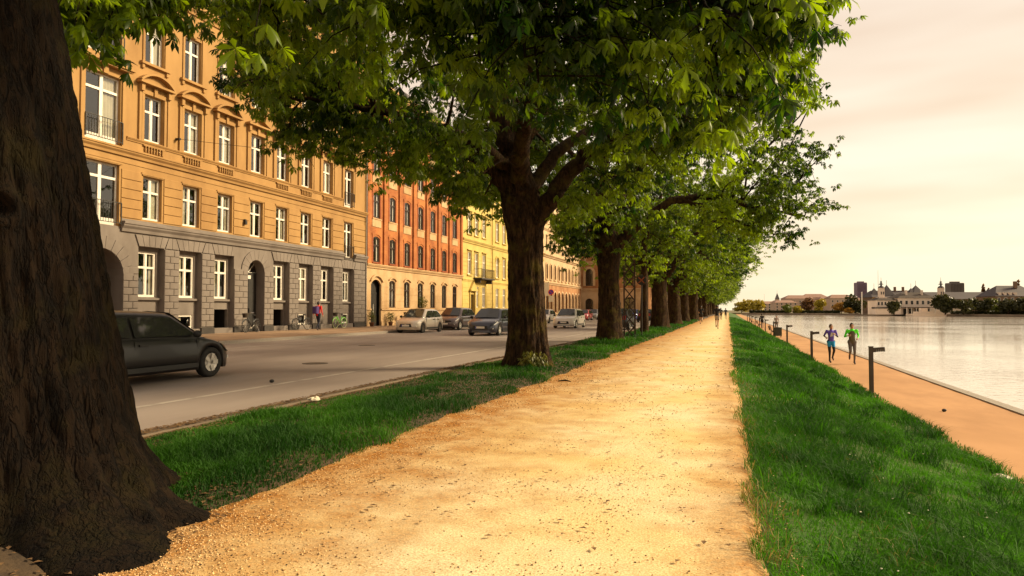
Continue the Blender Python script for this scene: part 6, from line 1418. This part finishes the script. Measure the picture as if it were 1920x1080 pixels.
# ------------------------------------------------------------------ bicycles
mat('bike_green', (0.16, 0.60, 0.05), rough=0.4, coat=.4); mat('bike_black', (0.015, 0.013, 0.012), rough=0.5); mat('tyre_cream', (0.42, 0.46, 0.22), rough=0.8); mat('wicker', (0.03, 0.022, 0.015), (0.055, 0.04, 0.026), 30, 0.9)
def bicycle(label, loc, rz, pm, tm, basket=True):
    t = thing('bicycle', label, 'bicycle', loc, rz, 'bicycles at the facade'); wr = .34; xf, xr = .53, -.53
    for x in (xf, xr):
        ring = [(x + wr * math.cos(a), 0, wr + .01 + wr * math.sin(a)) for a in np.linspace(0, 2 * PI, 29)]
        w = MB().tube(ring, .019, 6, cap=False).build('wheel', tm, t, smooth=True); s = MB()
        for k in range(14): a = k * PI / 7; s.tube([(x, 0, wr + .01), (x + wr * math.cos(a), 0, wr + .01 + wr * math.sin(a))], .003, 3)
        s.build('spokes', 'alloy', w)
        MB().tube([(x + (wr + .04) * math.cos(a), 0, wr + .01 + (wr + .04) * math.sin(a)) for a in np.linspace(.35 if x > 0 else .6, PI - (.5 if x > 0 else -.1), 14)], .02, 5).build('mudguard', pm, t)
    F = MB(); F.tube([(.36, 0, .84), (.12, 0, .52), (-.08, 0, .30)], .026, 8); F.tube([(-.08, 0, .30), (-.22, 0, .80)], .02, 8); F.tube([(-.08, 0, .30), (xr, 0, wr)], .014, 6); F.tube([(-.19, 0, .68), (xr, 0, wr)], .013, 6); F.tube([(.38, 0, .78), (.35, 0, .95)], .024, 8)
    F.build('frame', pm, t, smooth=True); MB().tube([(.38, 0, .80), (.44, 0, .55), (xf, 0, wr)], .016, 6).build('fork', pm, t)
    MB().tube([(.36, 0, .9), (.35, 0, 1.06)], .013, 6).tube([(.18, -.28, 1.08), (.32, -.2, 1.09), (.37, 0, 1.06), (.32, .2, 1.09), (.18, .28, 1.08)], .013, 6).build('handlebar', 'chrome', t)
    MB().tube([(-.22, 0, .8), (-.25, 0, .92)], .013, 6).sphere((-.26, 0, .95), (.14, .085, .035), 12, 8).build('saddle', 'rubber', t, smooth=True)
    MB().lathe([(.02, -.03), (.09, -.02), (.09, .0), (.02, .01)], 16, c=(-.08, -.04, .30), axis='y').tube([(-.08, -.06, .30), (.04, -.08, .18)], .01, 5).tube([(-.08, .04, .30), (-.2, .06, .42)], .01, 5).build('crank', 'alloy', t)
    MB().tube([(-.3, 0, .74), (-.75, 0, .74)], .012, 5).tube([(-.72, 0, .74), (xr, .03, wr)], .008, 5).build('carrier', pm, t)
    if basket:
        b = MB().lathe([(.13, 0), (.18, .24)], 12, c=(.56, 0, .82)); b.build('basket', 'wicker', t)
    MB().tube([(-.5, .05, .33), (-.46, .22, .01)], .009, 5).build('kickstand', 'alloy', t)
bicycle('bright green bicycle with dark basket leaning against the grey facade', (-25.45, 41.2, .2), DN, 'bike_green', 'tyre_cream')
bicycle('black bicycle parked left of the arched house door', (-25.4, 32.0, .2), DN + .1, 'bike_black', 'rubber')
bicycle('black bicycle parked right of the arched house door', (-25.45, 36.8, .2), DN - .1, 'bike_black', 'rubber', False)
bicycle('dark bicycle standing behind the silver hatchback at the cream wall', (-25.3, 51.5, .2), DN, 'bike_black', 'rubber')

# ------------------------------------------------------------------ small things
mat('terracotta', (0.16, 0.07, 0.035), rough=0.9); leaf_mat('shrub_leaf', (0.05, 0.07, 0.01), (0.16, 0.15, 0.03), (1.6, 1.5, .8), .4)
def shrub(name, label, loc, r, h, n, pot=True, cat='plant'):
    g = np.random.default_rng(int(abs(loc[1]) * 10)); t = thing(name, label, cat, loc); z = .3 if pot else 0
    if pot: MB().lathe([(.13, 0), (.19, .28), (.21, .30), (.17, .31)], 14).build('pot', 'terracotta', t, smooth=True)
    S = unit(n, g) * g.random((n, 1)) ** .4 * np.array([r, r, h / 2]) + np.array([0, 0, z + h / 2]); V, F, tt_ = leaf_arrays(S, g, 4, .11, 3, False)
    link('leaves', tri_mesh('leaves', V, F, 'shrub_leaf', tt_), t)['kind'] = 'stuff'; MB().tube([(0, 0, z - .05), (.02, 0, z + h * .6)], .02, 5).build('stem', 'bark_far', t)
shrub('potted_plant', 'potted plant at the left side of the tall black door', (-25.6, 45.9, .2), .22, .9, 60)
shrub('potted_plant', 'potted plant right of the tall black door on the pavement', (-25.6, 48.9, .2), .3, .8, 60)
shrub('creeper', 'leafy creeper growing over a window of the cream ground floor', (-25.85, 55.2, 1.3), .45, 1.6, 110, False)
shrub('stump_sprouts', 'leafy sprouts at the foot of the forked tree', (-4.35, 15.42, 0.02), .22, .45, 70, False)
mat('litter_white', (0.62, 0.55, 0.42), rough=.8)
def crumple(name, label, loc, s, fl=.4):
    mb = MB().sphere((0, 0, 0), 1, 10, 7); g = random.Random(label); mb.v = [(x * s * g.uniform(.6, 1.2), y * s * g.uniform(.6, 1.2), max(0, z + .5) * s * fl * g.uniform(.5, 1.3)) for (x, y, z) in mb.v]; tag(mb.build(name, 'litter_white', None, loc), label, 'litter')
crumple('paper_scrap', 'crumpled white paper lying by the kerb in the verge', (-6.0, 9.0, .08), .10); crumple('plastic_bag', 'white plastic bag lying in the grass at the lakeside path edge', (3.45, 10.7, -.79), .13, .25); crumple('paper_scrap', 'small pale paper at the grass edge below the nearest lamp', (3.7, 15.7, -.82), .09, .3)
tag(MB().tube([(-.12, 0, .012), (.02, .02, .03), (.14, -.01, .015)], [.012, .018, .009], 6).build('twig', 'bark', None, (-3.15, 13.4, 0.01)), 'short dark twig lying on the gravel path', 'twig')
tag(MB().sphere((0, 0, .03), (.05, .04, .035), 8, 6).build('stone', 'trim_black', None, (4.6, 17.6, LOW)), 'small dark stone on the lakeside path near the first lamp', 'stone')
tag(MB().sphere((0, 0, .03), (.05, .04, .035), 8, 6).build('stone', 'trim_black', None, (-8.4, 11.2, .05)), 'small dark stone lying on the road', 'stone')
for (x, y, lb_) in ((-10.3, 15.5, 'iron manhole cover in the near lane of the road'), (-13.6, 24.0, 'iron manhole cover in the far lane of the road')): tag(MB().lathe([(.001, 0), (.33, 0), (.33, .006), (.29, .008), (.001, .008)], 24).build('manhole_cover', 'iron', None, (x, y, .05)), lb_, 'manhole')
t = thing('overhead_cable', 'thin cable running from the ochre facade across the street', 'cable', (-26, 27.0, 9.9)); MB().box(0, .25, -.05, .05, -.05, .05).build('wall_anchor', 'iron', t); MB().tube([(.2 + 21 * k / 12, 7.7 * k / 12, -.5 * math.sin(PI * k / 12) - .9 * k / 12) for k in range(13)], .011, 5).build('wire', 'iron', t)
t = thing('duck', 'dark duck floating on the lake', 'duck', (14.6, 30.5, -1.13), 2.6); MB().sphere((0, 0, .06), (.22, .11, .10), 12, 8).tube([(-.16, 0, .08), (-.28, 0, .15)], [.06, .01], 8).tube([(.13, 0, .08), (.2, 0, .2), (.23, 0, .24)], [.06, .04, .045], 8).sphere((.24, 0, .26), (.06, .045, .05), 10, 8).build('body', 'bark_far', t, smooth=True); MB().tube([(.29, 0, .255), (.36, 0, .24)], [.022, .012], 6).build('bill', 'terracotta', t)
# ------------------------------------------------------------------ the far shore
mat('pavilion_white', (0.62, 0.50, 0.40), (0.68, 0.56, 0.45), .2, .85); mat('dark_roof', (0.035, 0.022, 0.014), (0.05, 0.032, 0.02), .3, .8); mat('slate_violet', (0.042, 0.032, 0.036), (0.06, 0.047, 0.05), .3, .7); mat('window_dark', (0.02, 0.016, 0.014), rough=.2)
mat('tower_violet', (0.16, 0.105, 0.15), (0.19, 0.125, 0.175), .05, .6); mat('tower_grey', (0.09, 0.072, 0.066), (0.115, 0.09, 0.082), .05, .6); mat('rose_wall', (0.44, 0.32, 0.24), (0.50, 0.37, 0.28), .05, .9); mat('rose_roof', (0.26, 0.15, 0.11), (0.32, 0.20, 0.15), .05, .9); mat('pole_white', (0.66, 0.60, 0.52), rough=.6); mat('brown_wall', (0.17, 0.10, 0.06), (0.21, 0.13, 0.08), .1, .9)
SH = -0.45
shore = [(1290, 420), (1375, 372), (1500, 345), (1650, 300), (1800, 262), (1920, 240), (2200, 205), (2700, 190)]
pts = [at(px, d) for (px, d) in shore]; far_ = [at(px, 2600) for (px, d) in shore]
mb = MB(); n = len(pts)
mb.add([(p.x, p.y, SH) for p in pts] + [(p.x, p.y, SH) for p in far_], [(i, i + 1, n + i + 1, n + i) for i in range(n - 1)]); struct(mb.build('far_shore', 'far_land'))
mb = MB(); back = [at(px, d + 2.5) for (px, d) in shore]; mb.add([(p.x, p.y, -1.3) for p in pts] + [(p.x, p.y, SH + .25) for p in pts] + [(p.x, p.y, SH + .25) for p in back] + [(p.x, p.y, -1.3) for p in back], [(i, i + 1, n + i + 1, n + i) for i in range(n - 1)] + [(n + i, n + i + 1, 2 * n + i + 1, 2 * n + i) for i in range(n - 1)] + [(2 * n + i, 2 * n + i + 1, 3 * n + i + 1, 3 * n + i) for i in range(n - 1)])
struct(mb.build('quay', 'quay_stone'))
struct(MB().box(-400, 6.3, 372, 700, -1.0, -.2).build('street_end', 'far_land'))
def far_thing(name, label, cat, px, d, group=None):
    """an empty on the far shore whose local x runs along the view's right, y away from the viewer"""
    p = at(px, d, SH); return thing(name, label, cat, p, YAW, group)
def far_block(t, x0, x1, y0, y1, h, wall, win=None, mw='window_dark'):
    """walls with window openings in the front; win = (cols, rows, z0, dz, w, h)"""
    mb = MB().box(x0, x1, y0, y1, 0, h); w_ = mb.build('wall', wall, t)
    if win:
        c, r, z0, dz, w, hh = win; fr = MB().box(-w / 2 - .12, w / 2 + .12, -.06, .0, -.12, hh + .12).mesh('window', 'pole_white'); pn = MB().box(-w / 2, w / 2, -.09, -.06, 0, hh).mesh('pane', mw)
        for i in range(c):
            for j in range(r): o = link('window', fr, t, (x0 + (x1 - x0) * (i + .5) / c, y0 - .004, z0 + dz * j)); link('pane', pn, o)
    return w_
def hip_roof(t, x0, x1, y0, y1, z0, z1, m, e=.5, k=.35, name='roof'):
    a, b, c, d = x0 - e, x1 + e, y0 - e, y1 + e; i = min((b - a) * k, (d - c) / 2)
    v = [(a, c, z0), (b, c, z0), (b, d, z0), (a, d, z0), (a + i, (c + d) / 2, z1), (b - i, (c + d) / 2, z1)]
    return MB().add(v, [(0, 1, 5, 4), (1, 2, 5), (2, 3, 4, 5), (3, 0, 4), (3, 2, 1, 0)]).build(name, m, t)
def spire(t, x, y, r, z0, z1, m, name='spire'): MB().add([(x - r, y - r, z0), (x + r, y - r, z0), (x + r, y + r, z0), (x - r, y + r, z0), (x, y, z1)], [(0, 1, 4), (1, 2, 4), (2, 3, 4), (3, 0, 4), (3, 2, 1, 0)]).tube([(x, y, z1 - .3), (x, y, z1 + 2.2)], .07, 5).build(name, m, t)
K = 285 / 1280.0
t = far_thing('lake_pavilion', 'white two storey lake pavilion with twin ornate turrets and brown roof', 'building', 1720, 285)
far_block(t, -8, 8, 0, 9, 6.9, 'pavilion_white', (7, 1, 4.2, 3, .95, 1.5)); hip_roof(t, -8, 8, 0, 9, 6.9, 9.3, 'dark_roof')
far_block(t, -16.6, -8.05, .6, 8, 5.9, 'pavilion_white', (6, 1, 3.9, 3, .7, 1.3)); hip_roof(t, -16.6, -8, .6, 8, 5.9, 7.4, 'dark_roof', .4)
far_block(t, -18.6, -8.1, -2.2, .55, 2.4, 'pavilion_white'); MB().prism([(-2.6, 2.4), (.55, 2.4), (.55, 3.1)], -18.9, -8.1).build('lean_to_roof', 'dark_roof', t)
far_block(t, 8.05, 20, 1, 8, 2.6, 'pavilion_white'); MB().box(8.05, 20.3, .6, 8.2, 2.6, 3.0).build('roof', 'dark_roof', t)
MB().box(-7, 5, -4.2, -.02, 2.75, 3.0).build('terrace_canopy', 'dark_roof', t)
for k in range(7): MB().box(-6.9 + k * 1.95, -6.7 + k * 1.95, -4.1, -3.9, -.4, 2.75).build('canopy_post', 'pole_white', t)
for k in range(5): MB().box(-6 + k * 2.4, -4.6 + k * 2.4, -.06, -.02, 0, 2.4).build('terrace_door', 'window_dark', t)
for x in (-3.3, 3.3): MB().box(x - .35, x + .35, 2, 2.8, 7.4, 10.2).build('chimney', 'pavilion_white', t)
for (x, s_) in ((-12.8, 1), (12.5, 1)):
    tw = MB().box(x - .95, x + .95, 3.2, 5.1, 5.9, 11.2).box(x - 1.7, x + 1.7, 2.6, 5.4, 5.8, 7.2).build('turret', 'pavilion_white', t)
    MB().lathe([(1.25, 0), (1.15, .3), (.9, .6), (.35, .9), (.35, 1.35)], 12, c=(x, 4.1, 11.2)).lathe([(.95, 0), (.7, .35), (.25, .6), (.25, .95)], 12, c=(x, 4.1, 12.6)).lathe([(.5, 0), (.4, .3), (.08, .7), (.04, 2.2)], 10, c=(x, 4.1, 13.5)).build('lantern', 'slate_violet', tw)
    for e in (-1, 1): MB().box(x + e * .45 - .2, x + e * .45 + .2, 3.1, 3.2, 8.4, 9.6).build('turret_window', 'window_dark', tw)
t = far_thing('landing_stage', 'white landing stage with low railing at the water before the pavilion', 'pier', 1740, 268); MB().box(-6.5, 6.5, -1, 4, -.9, .35).build('deck', 'pavilion_white', t); MB().box(-6.4, 1.5, -.9, -.7, .35, 1.25).box(2.5, 6.4, -.9, -.7, .35, 1.25).build('railing', 'pavilion_white', t); MB().box(-1.5, 1.0, 2, 3.6, .35, 2.6).build('kiosk', 'pavilion_white', t)
t = far_thing('school_building', 'long slate roofed building with pointed tower roofs behind the pavilion', 'building', 1690, 330)
far_block(t, -14, 12, 0, 12, 8.0, 'brown_wall', (9, 2, 1.5, 3.4, .9, 1.7)); hip_roof(t, -14, 12, 0, 12, 8, 11.4, 'slate_violet', .4, .1)
for (x, r, z0, z1) in ((-11, 3.0, 7.5, 12.6), (-5.0, 2.6, 9, 14.2), (6.6, 2.0, 9.5, 12.6), (9.4, 3.0, 9.5, 14.0)): MB().box(x - r * .85, x + r * .85, 1.5, 1.5 + r * 1.7, 0, z0).build('tower', 'brown_wall', t); spire(t, x, 1.5 + r * .85, r, z0, z1, 'slate_violet')
for x in (0, 4): MB().box(x - .4, x + .4, 5, 6, 10.5, 13.2).build('chimney', 'brown_wall', t)
t = far_thing('long_hall', 'long low hall with a dark ridge roof right of the pavilion', 'building', 1795, 320); far_block(t, -14, 22, 0, 12, 7, 'brown_wall', (12, 1, 2, 3, 1.1, 2)); hip_roof(t, -14, 22, 0, 12, 7, 10.4, 'slate_violet', .4, .06)
t = far_thing('gabled_house', 'dark gabled house with dormers at the right end of the far shore', 'building', 1892, 285); far_block(t, -5.6, 14, 0, 12, 7.6, 'brown_wall', (7, 2, 2.2, 3, 1.0, 1.7)); hip_roof(t, -5.6, 14, 0, 12, 7.6, 12.2, 'slate_violet', .4, .25)
for k in range(4): MB().box(-4 + k * 2.2, -3 + k * 2.2, .2, 2.4, 8, 9.2).build('dormer', 'pavilion_white', t)
MB().box(5.4, 6.6, 4, 5, 11, 14).build('chimney', 'brown_wall', t)
def tower_block(label, px, d, w, h, m):
    t = far_thing('office_tower', label, 'tower', px, d); MB().prism_y([(-w / 2, 0), (w / 2, 0), (w / 2, h - 1), (w / 2 - .6, h), (-w / 2 + .6, h), (-w / 2, h - 1)], 0, w * .7).build('wall', m, t)
    for k in range(9): MB().box(-w / 2 + w * (k + .5) / 9 - .18, -w / 2 + w * (k + .5) / 9 + .18, -.5, -.05, 1, h - 1.2).build('mullion', m, t)
    MB().box(-w * .3, w * .3, w * .2, w * .5, h, h + 1.6).build('roof_plant', m, t)
tower_block('violet grey office tower standing behind the flagpoles', 1617, 900, 13, 38, 'tower_violet'); tower_block('wide grey office tower behind the right turret', 1796, 760, 15, 32, 'tower_grey')
for (px, d, h, lb_, r_) in ((1616, 292, 9.3, 'tall white flagpole left of the pavilion', .28), (1631, 300, 6.0, 'shorter white flagpole next to the pavilion wing', .18), (1433, 520, 14, 'thin distant pole above the far skyline', .12)):
    t = far_thing('flagpole', lb_, 'pole', px, d); MB().tube([(0, 0, 0), (0, 0, h)], [r_, r_ * .7], 8).build('pole', 'pole_white', t); MB().sphere((0, 0, h), r_, 8, 6).build('knob', 'pole_white', t)
t = far_thing('radio_mast', 'very thin tall radio mast rising beside the pavilion turret', 'mast', 1647, 620); MB().tube([(0, 0, 0), (0, 0, 38)], [.28, .08], 6).build('pole', 'tower_grey', t)
t = far_thing('construction_crane', 'small crane jib seen above the long hall roof', 'crane', 1768, 520); MB().tube([(0, 0, 0), (0, 0, 14)], .25, 5).build('tower', 'rose_roof', t); MB().tube([(-4, 0, 14), (22, 0, 14)], .16, 5).build('jib', 'rose_roof', t)
# hazy town behind the left half of the shore
sky_ = [(1428, 520, 15, 8, 'pale distant town house left of the church spire'), (1447, 560, 20, 9, 'distant town house under the church spire'), (1474, 540, 18, 9.5, 'distant rose town house right of the church spire'), (1500, 560, 24, 14, 'distant broad rose block on rising ground'),
        (1530, 600, 22, 16, 'distant large rose block at the top of the skyline'), (1556, 560, 16, 13, 'distant rose block behind the yellow green tree'), (1580, 540, 20, 14, 'distant flat roofed block with upper terraces'), (1604, 560, 16, 12, 'distant block behind the dark round tree')]
for (px, d, w, h, lb_) in sky_:
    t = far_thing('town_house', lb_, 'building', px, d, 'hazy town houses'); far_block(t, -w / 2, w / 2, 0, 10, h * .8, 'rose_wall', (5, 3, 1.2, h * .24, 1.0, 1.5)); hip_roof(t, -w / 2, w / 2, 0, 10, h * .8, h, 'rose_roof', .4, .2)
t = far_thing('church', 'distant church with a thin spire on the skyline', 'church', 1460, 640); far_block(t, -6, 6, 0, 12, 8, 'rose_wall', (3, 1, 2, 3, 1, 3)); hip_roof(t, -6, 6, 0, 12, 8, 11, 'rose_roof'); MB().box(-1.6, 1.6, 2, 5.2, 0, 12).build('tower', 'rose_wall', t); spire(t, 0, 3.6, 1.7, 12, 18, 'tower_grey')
# hedges and trees of the far shore
leaf_mat('far_dark', (0.020, 0.024, 0.006), (0.05, 0.05, 0.012), (1.4, 1.3, .8), .3); leaf_mat('far_green', (0.06, 0.085, 0.012), (0.13, 0.15, 0.02), (1.4, 1.3, .8), .3); leaf_mat('far_yellow', (0.26, 0.21, 0.02), (0.40, 0.32, 0.03), (1.3, 1.2, .8), .3); leaf_mat('far_orange', (0.24, 0.125, 0.015), (0.36, 0.20, 0.03), (1.3, 1.2, .8), .3); leaf_mat('far_brown', (0.10, 0.05, 0.022), (0.18, 0.09, 0.035), (1.3, 1.2, .8), .3)
def leaf_quads(C, g, s):
    n = len(C); a = unit(n, g); b = np.cross(a, unit(n, g)); b /= np.linalg.norm(b, axis=1)[:, None]; s = (s * (.6 + .8 * g.random(n)))[:, None]
    V = np.stack([C - a * s - b * s * .2, C - b * s * .7 + a * s * .1, C + a * s, C + b * s * .6], 1).reshape(-1, 3); i = np.arange(n)[:, None] * 4
    return V, np.concatenate([i + np.array([0, 1, 2]), i + np.array([0, 2, 3])])
def far_tree(label, px, d, wpx, y_top, m, n=1500, slim=False, name='tree'):
    g = np.random.default_rng(int(px * 7 + d)); t = far_thing(name, label, 'tree', px, d, 'trees on the far shore'); w = wpx * d / 1280 / 2 * (1.3 if m == 'far_dark' else 1.1); h = zat(y_top, d) - SH; tr = h * (.10 if slim else .05 if m == 'far_dark' else .10)
    MB().tube([(0, 0, 0), (.1, 0, h * .35), (0, .1, h * .75)], [.03 * h + .05, .02 * h, .02], 7).tube([(0, 0, h * .28), (w * .5, 0, h * .6)], [.014 * h, .01], 5).tube([(0, 0, h * .3), (-w * .5, .2, h * .62)], [.014 * h, .01], 5).build('trunk', 'bark_far', t)
    k = 9; L = unit(k, g) * .58; rad = .36 + .22 * g.random(k); pick = g.integers(0, k, n); S = L[pick] + unit(n, g) * (g.random(n) ** .45 * rad[pick])[:, None]
    S = S * np.array([w, w, (h - tr) / 2]) + np.array([0, 0, tr + (h - tr) / 2]); V, F = leaf_quads(S, g, .034 * h + .14 * min(w, 2)); tn = np.clip(.5 + .3 * g.normal(0, 1, n), 0, 1)
    link('crown', tri_mesh('crown', V, F, m, np.repeat(tn, 4)), t)['kind'] = 'stuff'; return t
FT = [('bright yellow willow at the left end of the far shore', 1412, 378, 42, 558, 'far_yellow'), ('second bright yellow willow just left of the hedge', 1390, 390, 34, 566, 'far_yellow'), ('small green round tree before the hazy houses', 1477, 350, 18, 571, 'far_green'), ('pale yellow bush tree beside the small green tree', 1497, 352, 20, 573, 'far_yellow'),
      ('yellow green round tree in the middle of the hedge', 1540, 345, 26, 560, 'far_yellow'), ('bare brown tree behind the yellow green tree', 1513, 380, 26, 558, 'far_brown'), ('orange rounded tree left of the dark tree', 1577, 335, 30, 567, 'far_orange'), ('low orange bush at the hedge end', 1592, 320, 18, 577, 'far_orange'),
      ('large dark round tree at the flagpoles', 1603, 325, 32, 551, 'far_dark'), ('orange tree between the flagpoles and the pavilion', 1640, 310, 17, 557, 'far_orange'), ('dark small tree in front of the pavilion wing', 1676, 272, 20, 564, 'far_dark'), ('broad dark tree right of the pavilion front', 1772, 262, 36, 550, 'far_dark'),
      ('dark tree on the right half of the far shore, before the long hall', 1806, 258, 30, 562, 'far_dark'), ('biggest dark tree right of the wide tower', 1838, 262, 34, 553, 'far_dark'), ('olive tree between the dark trees at right', 1862, 268, 30, 560, 'far_green'), ('dark tree below the gabled house', 1890, 250, 32, 559, 'far_dark'), ('dark tree at the right edge of the far shore', 1922, 245, 34, 556, 'far_dark')]
for (lb_, px, d, w, yt, m) in FT: far_tree(lb_, px, d, w, yt, m)
for (px, yt, w, lb_) in ((1843, 533, 9, 'left rust brown poplar above the roofs'), (1853, 529, 8, 'tallest rust brown poplar above the roofs'), (1909, 523, 5, 'thin bare poplar by the gabled house chimney')): far_tree(lb_, px, 330, w, yt, 'far_brown', 700, True, 'poplar')
for (a, b, lb_, hh) in ((1405, 1478, 'clipped dark hedge along the left quay', 1.5), (1486, 1575, 'clipped dark hedge in the middle of the quay', 1.5), (1644, 1704, 'clipped dark hedge before the pavilion terrace', 1.3), (1782, 1940, 'long dark hedge on the right quay', 1.4)):
    g = np.random.default_rng(a); f = lambda px: np.interp(px, [s[0] for s in shore], [s[1] for s in shore]) + 6
    n = 1600; pxs = a + (b - a) * g.random(n); dd = f(pxs) + 1.6 * g.random(n); C = np.array([list(at(p, q)) for p, q in zip(pxs, dd)]); C[:, 2] = SH + hh * g.random(n) ** .6; V, F = leaf_quads(C, g, .4)
    base = at((a + b) / 2, f((a + b) / 2), SH); o = tag(link('hedge', tri_mesh('hedge', V - np.array(base), F, 'far_dark', g.random(n * 4)), None, base), lb_, 'hedge')
